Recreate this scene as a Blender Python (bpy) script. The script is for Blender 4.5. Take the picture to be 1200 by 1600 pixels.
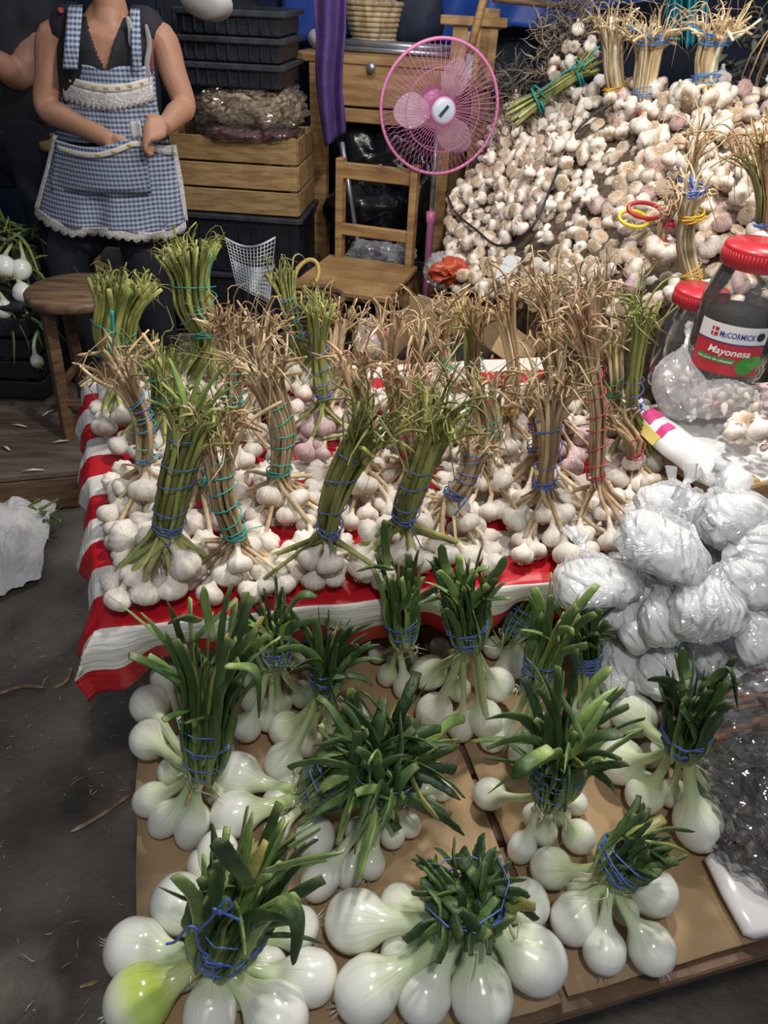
import bpy, bmesh, math, random
import numpy as np
from mathutils import Vector, Matrix, noise
for _o in list(bpy.data.objects): bpy.data.objects.remove(_o)
random.seed(11)
V = Vector; PI = math.pi; R = math.radians
SC = bpy.context.scene; COL = SC.collection

# ---------------------------------------------------------------- camera
F = 1150.0; PITCH = R(36); ROLL = R(2.6); EYE = V((0, 0, 1.55))
ROT = Matrix.Rotation(PI/2 - PITCH, 3, 'X') @ Matrix.Rotation(ROLL, 3, 'Z')
cd = bpy.data.cameras.new('camera'); cam = bpy.data.objects.new('camera', cd); COL.objects.link(cam)
cd.sensor_fit = 'VERTICAL'; cd.sensor_height = 36; cd.sensor_width = 27; cd.lens = 36*F/1600
cd.clip_start = .05; cd.clip_end = 60
cam.matrix_world = Matrix.Translation(EYE) @ ROT.to_4x4()
SC.camera = cam
# ---------------------------------------------------------------- light and exposure
w = bpy.data.worlds.new('world'); SC.world = w; w.use_nodes = True
w.node_tree.nodes['Background'].inputs[0].default_value = (.80, .86, 1, 1)
w.node_tree.nodes['Background'].inputs[1].default_value = .15
def lamp(name, loc, watts, col, size):
    l = bpy.data.lights.new(name, 'POINT'); l.energy = watts; l.color = col; l.shadow_soft_size = size
    o = bpy.data.objects.new(name, l); o.location = loc; COL.objects.link(o)
lamp('stall_lamp', (.30, 1.25, 2.35), 46, (1, .95, .87), .06)
lamp('front_lamp', (.15, -.10, 2.35), 24, (1, .96, .90), .05)
lamp('heap_lamp', (1.0, 1.75, 2.35), 27, (1, .94, .86), .06)
lamp('back_lamp', (-.1, 2.6, 2.6), 22, (.95, .95, 1.0), .08)
vs = SC.view_settings; vs.view_transform = 'Standard'; vs.look = 'None'; vs.gamma = 1; vs.use_curve_mapping = False
vs.exposure = .70

# ---------------------------------------------------------------- helpers
def ray(x, y): return ROT @ V(((x-600)/F, (800-y)/F, -1))
def P(x, y, z):            # where the sight line meets the level plane at height z
    d = ray(x, y); return EYE + d*((z-EYE.z)/d.z)
def Q(x, y, yy):           # where it meets the upright plane at distance yy
    d = ray(x, y); return EYE + d*(yy/d.y)
def D(x, y, dep): return EYE + ray(x, y)*dep
def depth(p): return -(ROT.transposed() @ (p-EYE)).z
def U(a, b): return random.uniform(a, b)
def rv(s=1): return V((U(-s, s), U(-s, s), U(-s, s)))
def perp(u):
    a = u.cross(V((0, 0, 1)))
    if a.length < .1: a = u.cross(V((0, 1, 0)))
    a.normalize(); return a, u.cross(a).normalized()
def cat(pts, n):           # smooth curve through points
    P_ = [pts[0]*2-pts[1]] + list(pts) + [pts[-1]*2-pts[-2]]; out = []; m = len(pts)-1
    for k in range(n):
        s = k/(n-1)*m; i = min(int(s), m-1); t = s-i; a, b, c, d = P_[i:i+4]
        out.append(.5*((2*b)+(c-a)*t+(2*a-5*b+4*c-d)*t*t+(3*b-a-3*c+d)*t*t*t))
    return out
def bez(a, b, c, d, n):
    return [a*(1-t)**3+b*3*t*(1-t)**2+c*3*t*t*(1-t)+d*t**3 for t in [i/(n-1) for i in range(n)]]

def tag(o, label=None, cat=None, group=None, kind=None):
    for k, v in (('label', label), ('category', cat), ('group', group), ('kind', kind)):
        if v: o[k] = v
    return o
def thing(name, label, cat, loc, group=None):
    o = bpy.data.objects.new(name, None); o.empty_display_size = .05; COL.objects.link(o); o.location = loc
    return tag(o, label, cat, group)
def rootloc(o):
    while o.parent is not None: o = o.parent
    return o.location
def put(name, me, parent, loc, rot=None, scale=1):   # an object on shared mesh data; loc in world space
    o = bpy.data.objects.new(name, me); COL.objects.link(o)
    if parent is not None: o.parent = parent; loc = loc - rootloc(parent)
    o.location = loc
    if rot is not None: o.rotation_mode = 'QUATERNION'; o.rotation_quaternion = rot
    o.scale = (scale,)*3 if not hasattr(scale, '__len__') else scale
    return o

class MB:                  # collects shapes (world space) and links them as ONE mesh object
    def __init__(s): s.v = []; s.f = []; s.t = []; s.a = []; s.m = []
    def add(s, v, f, t=None, a=None, m=0):
        b = len(s.v); s.v += [tuple(p) for p in v]; s.f += [tuple(i+b for i in q) for q in f]
        s.t += t if t else [0.0]*len(v); s.a += a if a else [0.0]*len(v); s.m += [m]*len(f); return s
    def sweep(s, pts, rad, n=8, hint=None, flat=1.0, cap=True, t=None, m=0, lobes=None):
        k = len(pts); fr = []; prev = None
        for i in range(k):
            tg = (pts[min(i+1, k-1)]-pts[max(i-1, 0)])
            if tg.length < 1e-9: tg = V((0, 0, 1))
            tg.normalize()
            if prev is None:
                x = hint.copy() if hint is not None else perp(tg)[0]
            else: x = prev
            x = x - tg*x.dot(tg)
            if x.length < 1e-6: x = perp(tg)[0]
            x.normalize(); prev = x; fr.append((x, tg.cross(x)))
        vs_, ts, as_ = [], [], []
        for i in range(k):
            r = rad[i] if hasattr(rad, '__len__') else rad
            for j in range(n):
                th = 2*PI*j/n; q = 1 if lobes is None else lobes(i/(k-1), th)
                vs_.append(pts[i] + fr[i][0]*(math.cos(th)*r*q) + fr[i][1]*(math.sin(th)*r*flat*q))
                ts.append(t[i] if t else i/(k-1)); as_.append(abs(j/n*2-1))
        fs = [(i*n+j, i*n+(j+1) % n, (i+1)*n+(j+1) % n, (i+1)*n+j) for i in range(k-1) for j in range(n)]
        if cap: fs += [tuple(range(n-1, -1, -1)), tuple((k-1)*n+j for j in range(n))]
        return s.add(vs_, fs, ts, as_, m)
    def rev(s, c, prof, n=24, ax=V((0, 0, 1)), m=0, sq=(1, 1), close=True):   # turned shape, prof = (radius, height)
        a, b = perp(ax)
        if abs(ax.z) > .99: a, b = V((1, 0, 0)), V((0, 1, 0))*(1 if ax.z > 0 else -1)
        vs_ = [c+ax*z+a*(math.cos(2*PI*j/n)*r*sq[0])+b*(math.sin(2*PI*j/n)*r*sq[1]) for r, z in prof for j in range(n)]
        k = len(prof); fs = [(i*n+j, i*n+(j+1) % n, (i+1)*n+(j+1) % n, (i+1)*n+j) for i in range(k-1) for j in range(n)]
        if close: fs += [tuple(range(n-1, -1, -1)), tuple((k-1)*n+j for j in range(n))]
        ts = [i/(k-1) for i in range(k) for j in range(n)]
        return s.add(vs_, fs, ts, [j/n for i in range(k) for j in range(n)], m)
    def box(s, c, size, mat=None, bev=.003, m=0):
        bm = bmesh.new(); bmesh.ops.create_cube(bm, size=1)
        bmesh.ops.scale(bm, vec=size, verts=bm.verts)
        if bev: bmesh.ops.bevel(bm, geom=bm.edges[:], offset=min(bev, min(size)*.3), segments=1, affect='EDGES')
        M_ = mat if mat is not None else Matrix.Identity(3)
        bm.verts.index_update()
        vs_ = [V(c) + M_ @ v.co for v in bm.verts]; fs = [[v.index for v in f.verts] for f in bm.faces]; bm.free()
        return s.add(vs_, fs, None, None, m)
    def bar(s, a, b, w, h, up=V((0, 0, 1)), bev=.003, m=0):    # rectangular bar from a to b
        d = b-a; L = d.length; y = d.normalized(); x = y.cross(up)
        if x.length < 1e-4: x = y.cross(V((0, 1, 0)))
        x.normalize(); z = x.cross(y)
        return s.box((a+b)/2, (w, L, h), Matrix((x, y, z)).transposed(), bev, m)
    def grid(s, fn, nu, nv, m=0, thick=None):
        vs_ = []; ts = []; as_ = []
        for j in range(nv):
            for i in range(nu):
                u, v = i/(nu-1), j/(nv-1); vs_.append(fn(u, v)); ts.append(v); as_.append(u)
        fs = [(j*nu+i, j*nu+i+1, (j+1)*nu+i+1, (j+1)*nu+i) for j in range(nv-1) for i in range(nu-1)]
        return s.add(vs_, fs, ts, as_, m)
    def build(s, name, mat, parent=None, smooth=True, kind=None, mods=()):
        if parent is not None: off = rootloc(parent); loc = V((0, 0, 0))
        else:
            lo = [min(p[i] for p in s.v) for i in range(3)]; hi = [max(p[i] for p in s.v) for i in range(3)]
            off = loc = V(((lo[0]+hi[0])/2, (lo[1]+hi[1])/2, lo[2]))
        me = bpy.data.meshes.new(name)
        me.from_pydata([(p[0]-off[0], p[1]-off[1], p[2]-off[2]) for p in s.v], [], s.f)
        for nm, d in (('t', s.t), ('a', s.a)):
            at_ = me.attributes.new(nm, 'FLOAT', 'POINT'); at_.data.foreach_set('value', d)
        me.polygons.foreach_set('use_smooth', [bool(smooth)]*len(me.polygons))
        ms = mat if isinstance(mat, (list, tuple)) else [mat]
        for q in ms: me.materials.append(q)
        if len(ms) > 1: me.polygons.foreach_set('material_index', s.m)
        o = bpy.data.objects.new(name, me); COL.objects.link(o); o.location = loc
        if parent is not None: o.parent = parent
        if kind: o['kind'] = kind
        for ty, kw in mods:
            md = o.modifiers.new(ty.lower(), ty)
            for k, v in kw.items(): setattr(md, k, v)
        return o
SOLID = lambda th: ('SOLIDIFY', dict(thickness=th, offset=0))

# ---------------------------------------------------------------- materials
def mat(name, c1, c2=None, scale=25, stretch=(1, 1, 1), rough=.6, bump=0, bscale=60, metal=0, spec=.5, alpha=1, trans=0,
        rand=0, coat=0, sss=0, ramp=None, attr='t', detail=4, lo=.35, hi=.65, sheen=0):
    m = bpy.data.materials.new(name); m.use_nodes = True; nt = m.node_tree; N = nt.nodes; L = nt.links
    b = N['Principled BSDF']; I = b.inputs
    I['Roughness'].default_value = rough; I['Metallic'].default_value = metal; I['Specular IOR Level'].default_value = spec
    I['Alpha'].default_value = alpha; I['Transmission Weight'].default_value = trans; I['Coat Weight'].default_value = coat
    if sss: I['Subsurface Weight'].default_value = sss; I['Subsurface Radius'].default_value = (.02, .015, .01); I['Subsurface Scale'].default_value = .3
    tc = N.new('ShaderNodeTexCoord'); mp = N.new('ShaderNodeMapping'); mp.inputs['Scale'].default_value = stretch
    L.new(tc.outputs['Object'], mp.inputs['Vector'])
    nz = N.new('ShaderNodeTexNoise'); nz.inputs['Scale'].default_value = scale; nz.inputs['Detail'].default_value = detail
    L.new(mp.outputs[0], nz.inputs['Vector'])
    def rmp(stops, src):
        cr = N.new('ShaderNodeValToRGB'); L.new(src, cr.inputs[0]); e = cr.color_ramp.elements
        while len(e) < len(stops): e.new(.5)
        for el, (p, c) in zip(e, stops): el.position = p; el.color = (*c, 1)
        return cr.outputs[0]
    out = None
    if c2 is not None: out = rmp([(lo, c1), (hi, c2)], nz.outputs['Fac'])
    if ramp is not None:
        at_ = N.new('ShaderNodeAttribute'); at_.attribute_name = attr
        r2 = rmp(ramp, at_.outputs['Fac'])
        if out is not None:
            mx = N.new('ShaderNodeMix'); mx.data_type = 'RGBA'; mx.blend_type = 'MULTIPLY'; mx.inputs[0].default_value = 1
            L.new(r2, mx.inputs[6]); L.new(out, mx.inputs[7]); out = mx.outputs[2]
        else: out = r2
    if rand:
        oi = N.new('ShaderNodeObjectInfo'); hs = N.new('ShaderNodeHueSaturation'); mr = N.new('ShaderNodeMapRange')
        mr.inputs[3].default_value = 1-rand; mr.inputs[4].default_value = 1+rand
        L.new(oi.outputs['Random'], mr.inputs[0]); L.new(mr.outputs[0], hs.inputs['Value'])
        if out is not None: L.new(out, hs.inputs['Color'])
        else: hs.inputs['Color'].default_value = (*c1, 1)
        out = hs.outputs[0]
    if out is not None: L.new(out, I['Base Color'])
    else: I['Base Color'].default_value = (*c1, 1)
    if bump:
        n2 = N.new('ShaderNodeTexNoise'); n2.inputs['Scale'].default_value = bscale; n2.inputs['Detail'].default_value = 5
        L.new(mp.outputs[0], n2.inputs['Vector'])
        bp = N.new('ShaderNodeBump'); bp.inputs['Strength'].default_value = bump; bp.inputs['Distance'].default_value = .01
        L.new(n2.outputs['Fac'], bp.inputs['Height']); L.new(bp.outputs[0], I['Normal'])
    return m
W1 = (1, 1, 1)
M = {}
M['garlic'] = mat('garlic_skin', (.80, .74, .66), (.97, .95, .92), 9, (1, 1, .35), .55, .25, 14, rand=.12, sss=.1,
    ramp=[(0, (.50, .37, .25)), (.06, (.74, .64, .52)), (.2, (.90, .86, .82)), (.75, (.93, .90, .86)), (1, (.78, .70, .54))])
M['garlic_purple'] = mat('purple_garlic_skin', (.75, .62, .62), (1, .96, .93), 7, (1, 1, .35), .5, .25, 14, rand=.15, sss=.1,
    ramp=[(0, (.45, .33, .26)), (.1, (.62, .47, .50)), (.5, (.72, .58, .60)), (.8, (.85, .76, .72)), (1, (.75, .66, .5))])
M['garlic_dusty'] = mat('dusty_garlic_skin', (.80, .73, .66), (1, .98, .95), 6, (1, 1, .4), .65, .3, 14, rand=.2,
    ramp=[(0, (.46, .35, .24)), (.08, (.70, .60, .50)), (.2, (.88, .84, .80)), (.8, (.90, .86, .80)), (1, (.74, .64, .48))])
M['straw'] = mat('dry_stalk', (.34, .225, .11), (.72, .57, .36), 30, (1, 1, .15), .75, .3, 90, rand=.30, ramp=[(0, (1.7, 1.9, 2.4)), (.10, (1.5, 1.6, 1.9)), (.22, (1, 1, 1)), (.85, (1, 1, 1)), (1, (1.15, 1.15, 1.1))])
M['brown_straw'] = mat('brown_stalk', (.20, .12, .06), (.50, .34, .18), 30, (1, 1, .15), .8, .3, 90, rand=.30, ramp=[(0, (2.2, 2.5, 3.2)), (.12, (1.8, 2.0, 2.3)), (.25, (1, 1, 1)), (1, (1.1, 1.1, 1.1))])
M['olive'] = mat('olive_stalk', (.10, .115, .025), (.36, .35, .11), 30, (1, 1, .15), .6, .25, 90, rand=.32, ramp=[(0, (3.0, 2.9, 5.0)), (.12, (1.9, 1.9, 2.5)), (.28, (1, 1, 1)), (1, (1.1, 1.1, 1))])
M['fresh'] = mat('half_fresh_stalk', (.12, .17, .03), (.42, .45, .14), 26, (1, 1, .15), .55, .2, 90, rand=.3, ramp=[(0, (2.4, 2.2, 4.0)), (.12, (1.6, 1.6, 2)), (.28, (1, 1, 1)), (1, (1.1, 1.1, 1))])
M['reddish'] = mat('reddish_stalk', (.30, .16, .09), (.64, .46, .29), 30, (1, 1, .15), .75, .3, 90, rand=.25, ramp=[(0, (1.8, 2.2, 2.7)), (.12, (1.4, 1.6, 1.8)), (.25, (1, 1, 1)), (1, (1.1, 1.1, 1.1))])
M['pale_stem'] = mat('pale_stem', (.52, .47, .30), (.86, .82, .66), 30, (1, 1, .2), .55, .2, 60, rand=.1)
def onion_mat(name, ramp):
    m = bpy.data.materials.new(name); m.use_nodes = True; nt = m.node_tree; N = nt.nodes; L = nt.links; b = N['Principled BSDF']; I = b.inputs
    I['Roughness'].default_value = .20; I['Coat Weight'].default_value = .25; I['Coat Roughness'].default_value = .1
    I['Subsurface Weight'].default_value = .12; I['Subsurface Radius'].default_value = (.02, .018, .012); I['Subsurface Scale'].default_value = .3
    at_ = N.new('ShaderNodeAttribute'); at_.attribute_name = 't'; aa = N.new('ShaderNodeAttribute'); aa.attribute_name = 'a'
    oi = N.new('ShaderNodeObjectInfo')
    sh = N.new('ShaderNodeMath'); sh.operation = 'MULTIPLY_ADD'; sh.inputs[1].default_value = .16; sh.inputs[2].default_value = -.07; L.new(oi.outputs['Random'], sh.inputs[0])
    sm = N.new('ShaderNodeMath'); sm.operation = 'ADD'; L.new(at_.outputs['Fac'], sm.inputs[0]); L.new(sh.outputs[0], sm.inputs[1])
    cx_ = N.new('ShaderNodeCombineXYZ'); mu = N.new('ShaderNodeMath'); mu.operation = 'MULTIPLY'; mu.inputs[1].default_value = 34; L.new(aa.outputs['Fac'], mu.inputs[0]); L.new(mu.outputs[0], cx_.inputs[0])
    m2 = N.new('ShaderNodeMath'); m2.operation = 'MULTIPLY'; m2.inputs[1].default_value = 1.6; L.new(at_.outputs['Fac'], m2.inputs[0]); L.new(m2.outputs[0], cx_.inputs[1])
    m3 = N.new('ShaderNodeMath'); m3.operation = 'MULTIPLY'; m3.inputs[1].default_value = 50; L.new(oi.outputs['Random'], m3.inputs[0]); L.new(m3.outputs[0], cx_.inputs[2])
    nz = N.new('ShaderNodeTexNoise'); nz.inputs['Scale'].default_value = 1; nz.inputs['Detail'].default_value = 3; L.new(cx_.outputs[0], nz.inputs['Vector'])
    r1 = N.new('ShaderNodeValToRGB'); L.new(sm.outputs[0], r1.inputs[0]); e = r1.color_ramp.elements
    while len(e) < len(ramp): e.new(.5)
    for el, (p, c) in zip(e, ramp): el.position = p; el.color = (*c, 1)
    r2 = N.new('ShaderNodeValToRGB'); L.new(nz.outputs['Fac'], r2.inputs[0]); r2.color_ramp.elements[0].position = .34; r2.color_ramp.elements[0].color = (.80, .87, .66, 1); r2.color_ramp.elements[1].position = .52; r2.color_ramp.elements[1].color = (1, 1, 1, 1)
    fq = N.new('ShaderNodeMapRange'); fq.inputs[1].default_value = .15; fq.inputs[2].default_value = .5; L.new(at_.outputs['Fac'], fq.inputs[0])
    mx = N.new('ShaderNodeMix'); mx.data_type = 'RGBA'; mx.blend_type = 'MULTIPLY'; L.new(fq.outputs[0], mx.inputs[0]); L.new(r1.outputs[0], mx.inputs[6]); L.new(r2.outputs[0], mx.inputs[7])
    L.new(mx.outputs[2], I['Base Color']); return m
M['onion'] = onion_mat('white_onion_skin', [(0, (.46, .38, .26)), (.03, (.74, .71, .62)), (.10, (.80, .80, .75)), (.34, (.81, .82, .76)), (.48, (.78, .81, .68)), (.60, (.68, .75, .50)), (.8, (.50, .60, .29)), (1, (.30, .40, .14))])
M['onion_green'] = onion_mat('green_onion_skin', [(0, (.6, .55, .4)), (.06, (.80, .82, .72)), (.2, (.78, .80, .60)), (.34, (.56, .70, .16)), (.5, (.50, .64, .12)), (.62, (.60, .68, .3)), (1, (.5, .5, .25))])
M['leaf'] = mat('onion_leaf', (.55, .6, .5), (1.1, 1.1, 1), 40, (1, 1, .3), .48, .3, 60, rand=.38, spec=.5,
    ramp=[(0, (.52, .60, .30)), (.14, (.27, .38, .12)), (.35, (.085, .150, .045)), (.9, (.068, .128, .040)), (1, (.17, .20, .07))])
M['leaf_dark'] = mat('wilted_leaf', (.5, .55, .5), (1.1, 1.1, 1), 50, (1, 1, .3), .52, .5, 70, rand=.4,
    ramp=[(0, (.45, .52, .24)), (.15, (.16, .25, .07)), (.35, (.045, .095, .03)), (.9, (.04, .085, .028)), (1, (.11, .13, .05))])
M['leaf_yellow'] = mat('yellowing_leaf', (.8, .8, .7), (1.1, 1.1, 1), 40, rough=.4, bump=.2, rand=.2,
    ramp=[(0, (.6, .62, .34)), (.3, (.30, .37, .10)), (.7, (.30, .32, .08)), (1, (.36, .29, .11))])
M['leaf_light'] = mat('pale_green_leaf', (.7, .75, .7), (1.1, 1.1, 1), 40, rough=.35, bump=.15, rand=.25,
    ramp=[(0, (.6, .66, .4)), (.25, (.28, .40, .12)), (.8, (.19, .29, .09)), (1, (.3, .4, .14))])
for nm, c in (('blue', (.10, .17, .52)), ('teal', (.03, .40, .36)), ('red', (.50, .05, .09)), ('yellow', (.80, .48, .04)), ('bluecord', (.03, .22, .62)),
              ('green', (.05, .4, .22))):
    M['tie_'+nm] = mat(nm+'_twine', c, rough=.4, spec=.5)
M['wood'] = mat('pine_wood', (.30, .165, .065), (.52, .32, .14), 6, (1, 1, 7), .55, .15, 40, rand=.08, detail=6)
M['wood_x'] = mat('pale_crate_wood', (.27, .16, .065), (.47, .31, .14), 7, (1.2, 9, 9), .65, .25, 40, rand=.14, detail=6)
M['wood_dark'] = mat('worn_dark_wood', (.085, .048, .026), (.20, .115, .06), 8, (1, 1, 6), .55, .3, 40, rand=.1)
M['stool_top'] = mat('worn_stool_wood', (.12, .07, .04), (.27, .165, .09), 8, (1, 6, 1), .42, .2, 40)
M['card'] = mat('cardboard', (.36, .24, .125), (.46, .32, .18), 5, rough=.8, bump=.08, bscale=30)
M['card_edge'] = mat('cardboard_edge', (.30, .19, .10), (.40, .27, .15), 90, rough=.9)
M['black'] = mat('black_plastic', (.012, .014, .02), (.022, .025, .034), 15, rough=.42, bump=.08, bscale=50)
M['black_bag'] = mat('black_bag_plastic', (.010, .011, .014), rough=.2, bump=.5, bscale=16, spec=.6)
M['metal'] = mat('grey_metal', (.42, .46, .52), (.55, .58, .63), 20, rough=.35, metal=.8)
M['white_pl'] = mat('white_plastic', (.70, .72, .74), rough=.35)
M['pink'] = mat('pink_plastic', (.78, .25, .50), rough=.35, coat=.2)
M['blade'] = mat('clear_pink_plastic', (.86, .62, .74), rough=.08, alpha=.36, spec=.8)
def film_mat(name, haze, gl, rough, bump, bsc, tint=(.9, .92, .95)):
    m = bpy.data.materials.new(name); m.use_nodes = True; nt = m.node_tree; N = nt.nodes; L = nt.links; N.remove(N['Principled BSDF'])
    tr = N.new('ShaderNodeBsdfTransparent'); df = N.new('ShaderNodeBsdfDiffuse'); df.inputs[0].default_value = (*tint, 1)
    gs = N.new('ShaderNodeBsdfGlossy'); gs.inputs['Roughness'].default_value = rough; gs.inputs[0].default_value = (1, 1, 1, 1)
    m1 = N.new('ShaderNodeMixShader'); m1.inputs[0].default_value = haze; L.new(tr.outputs[0], m1.inputs[1]); L.new(df.outputs[0], m1.inputs[2])
    fr = N.new('ShaderNodeFresnel'); fr.inputs[0].default_value = 1.5; ma = N.new('ShaderNodeMath'); ma.operation = 'MULTIPLY'; ma.inputs[1].default_value = gl; ma.use_clamp = True
    L.new(fr.outputs[0], ma.inputs[0]); m2 = N.new('ShaderNodeMixShader'); L.new(ma.outputs[0], m2.inputs[0]); L.new(m1.outputs[0], m2.inputs[1]); L.new(gs.outputs[0], m2.inputs[2])
    if bump:
        tc = N.new('ShaderNodeTexCoord'); nz = N.new('ShaderNodeTexNoise'); nz.inputs['Scale'].default_value = bsc; nz.inputs['Detail'].default_value = 2; L.new(tc.outputs['Object'], nz.inputs['Vector'])
        bp = N.new('ShaderNodeBump'); bp.inputs['Strength'].default_value = bump; bp.inputs['Distance'].default_value = .01; L.new(nz.outputs['Fac'], bp.inputs['Height'])
        L.new(bp.outputs[0], gs.inputs['Normal'])
    L.new(m2.outputs[0], N['Material Output'].inputs['Surface']); return m
M['film'] = film_mat('clear_film', .30, 1.25, .16, .4, 30)
M['film_dark'] = film_mat('clear_cellophane', .03, 2.4, .06, .5, 34)
M['powder'] = mat('white_powder', (.70, .71, .73), (.86, .86, .86), 9, rough=.7, bump=.5, bscale=22)
M['paper'] = mat('white_paper', (.55, .54, .54), (.74, .73, .72), 6, rough=.75, bump=.35, bscale=12)
M['sack'] = mat('white_sack', (.74, .74, .75), (.86, .86, .86), 8, rough=.5, bump=.25, bscale=20)
M['red_pl'] = mat('red_plastic', (.50, .022, .035), rough=.36, coat=.2)
M['purple'] = mat('purple_cloth', (.075, .035, .16), (.11, .055, .22), 14, rough=.8, bump=.2)
M['tarp'] = mat('blue_tarp', (.012, .05, .28), (.03, .09, .40), 4, rough=.5, bump=.3, bscale=8)
M['navy'] = mat('dark_navy_tarp', (.010, .015, .036), (.018, .026, .055), 3, rough=.7, bump=.3, bscale=6)
M['teal_cloth'] = mat('teal_tarp', (.02, .22, .30), (.03, .30, .38), 5, rough=.55)

# ---------------------------------------------------------------- structure: ground, back wall
def ground_mat():
    m = mat('dirty_concrete', (.060, .052, .044), (.26, .222, .185), 4.2, rough=.62, bump=.5, bscale=45, detail=9, lo=.30, hi=.72)
    return m
mb = MB(); mb.grid(lambda u, v: V((-3.2+6.4*u, -.6+6.2*v, -.004+.008*noise.noise(V((u*22, v*22, 0))))), 90, 90)
tag(mb.build('floor', ground_mat()), kind='structure')
mb = MB(); mb.grid(lambda u, v: V((-3.2+6.4*u, 5.0+.05*math.sin(u*40)+.08*noise.noise(V((u*9, v*3, 2))), 3.2*v)), 120, 24)
tag(mb.build('wall_back', M['navy'], mods=[SOLID(.01)]), kind='structure')

for nm, x in (('wall_left', -3.15), ('wall_right', 3.15)):
    mb = MB(); mb.grid(lambda u, v: V((x+.06*noise.noise(V((u*9, v*3, 7))), -.5+5.5*u, 3.2*v)), 80, 20)
    tag(mb.build(nm, M['navy'], mods=[SOLID(.01)]), kind='structure')
# ---------------------------------------------------------------- striped table
TZ = .70
A = P(152, 988, TZ); B = P(842, 915, TZ)
ex = (B-A); ex.z = 0; ex.normalize(); ey = V((-ex.y, ex.x, 0))
BL = P(128, 612, TZ); DEEP = (BL-A).dot(ey)+.06; WIDE = 1.22
print('table', A, B, BL, 'deep', DEEP, 'skew', (BL-A).dot(ex), 'w', (P(1000, 800, TZ)-A).dot(ex))
SK = (BL-A).dot(ex)/DEEP
ey2 = (ey + ex*SK)
def T(u, v, z=TZ): p = A + ex*u + ey2*v; return V((p.x, p.y, z))
mb = MB()
t_ = thing('market_table', 'low wooden table hidden under the red and white striped cloth', 'table', T(.6, .5, 0))
Rt = Matrix((ex, ey, V((0, 0, 1)))).transposed()
for k in range(5):
    mb = MB(); c = T(.61, .055+(DEEP-.06)*(k+.5)/5, TZ-.022); mb.box(c, (WIDE-.06, (DEEP-.06)/5-.012, .03), Rt); mb.build('plank', M['wood_dark'], t_, False)
for u, v in ((.10, .30), (WIDE-.10, .30), (.06, DEEP-.06), (WIDE-.06, DEEP-.06)):
    mb = MB(); p = T(u, v, (TZ-.04)/2); mb.box(p, (.06, .06, TZ-.04), Rt); mb.build('leg', M['wood_dark'], t_, False)
HL, HF = .065, .125
def cloth(u, v):
    a = -HL + (WIDE+HL)*u; b = -HF + (DEEP+HF)*v
    hu, hv = max(0, -a), max(0, -b); uu, vv = max(a, 0), max(b, 0)
    p = T(uu, vv, TZ+.0015)
    wv = .012*noise.noise(V((a*9, b*9, 0)))
    if hu == 0 and hv == 0:
        p.z += .004*noise.noise(V((a*14, b*14, 5)))+.004
        e = min(uu/.02, vv/.02, 1); p.z -= (1-e)*.004
        return p
    drop = max(hu, hv) + .10*min(hu, hv)
    out = min(1, drop/.03)*.012
    p += -ex*(hu*.20 + out*(hu > 0)) - ey*(out*(hv > 0) - hv*.42*min(1, max(0, a+.02)/.10))
    k = min(hu, hv)
    p += (-ex-ey)*k*.35
    if hv > 0: p -= ey*(.016*math.sin(a*31+.8)+.008*math.sin(a*67))*min(1, hv/.09)
    if hu > 0: p -= ex*(.016*math.sin(b*26+1)+.008*math.sin(b*59))*min(1, hu/.09)
    p.z = TZ+.003-drop
    return p
cm = bpy.data.materials.new('striped_oilcloth'); cm.use_nodes = True; nt = cm.node_tree; b_ = nt.nodes['Principled BSDF']
b_.inputs['Roughness'].default_value = .38
at_ = nt.nodes.new('ShaderNodeAttribute'); at_.attribute_name = 't'
ma = nt.nodes.new('ShaderNodeMath'); ma.operation = 'MULTIPLY_ADD'; ma.inputs[1].default_value = (DEEP+HF)/.150; ma.inputs[2].default_value = .62
fr = nt.nodes.new('ShaderNodeMath'); fr.operation = 'FRACT'
cr = nt.nodes.new('ShaderNodeValToRGB'); cr.color_ramp.interpolation = 'CONSTANT'
cr.color_ramp.elements[0].color = (.80, .78, .72, 1); cr.color_ramp.elements[1].position = .5; cr.color_ramp.elements[1].color = (.56, .012, .022, 1)
nz = nt.nodes.new('ShaderNodeTexNoise'); nz.inputs['Scale'].default_value = 9
mx = nt.nodes.new('ShaderNodeMath'); mx.operation = 'MULTIPLY_ADD'; mx.inputs[1].default_value = .03
nt.links.new(nz.outputs[0], mx.inputs[0]); nt.links.new(at_.outputs['Fac'], ma.inputs[0]); nt.links.new(ma.outputs[0], mx.inputs[2])
nt.links.new(mx.outputs[0], fr.inputs[0]); nt.links.new(fr.outputs[0], cr.inputs[0]); nt.links.new(cr.outputs[0], b_.inputs['Base Color'])
nb = nt.nodes.new('ShaderNodeTexNoise'); nb.inputs['Scale'].default_value = 14
bp = nt.nodes.new('ShaderNodeBump'); bp.inputs['Strength'].default_value = .25; bp.inputs['Distance'].default_value = .02
nt.links.new(nb.outputs[0], bp.inputs['Height']); nt.links.new(bp.outputs[0], b_.inputs['Normal'])
mb = MB(); mb.grid(cloth, 150, 130)
tag(mb.build('tablecloth', cm, mods=[SOLID(.0015)]), 'red and white striped oilcloth draped over the garlic table', 'tablecloth')

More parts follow.
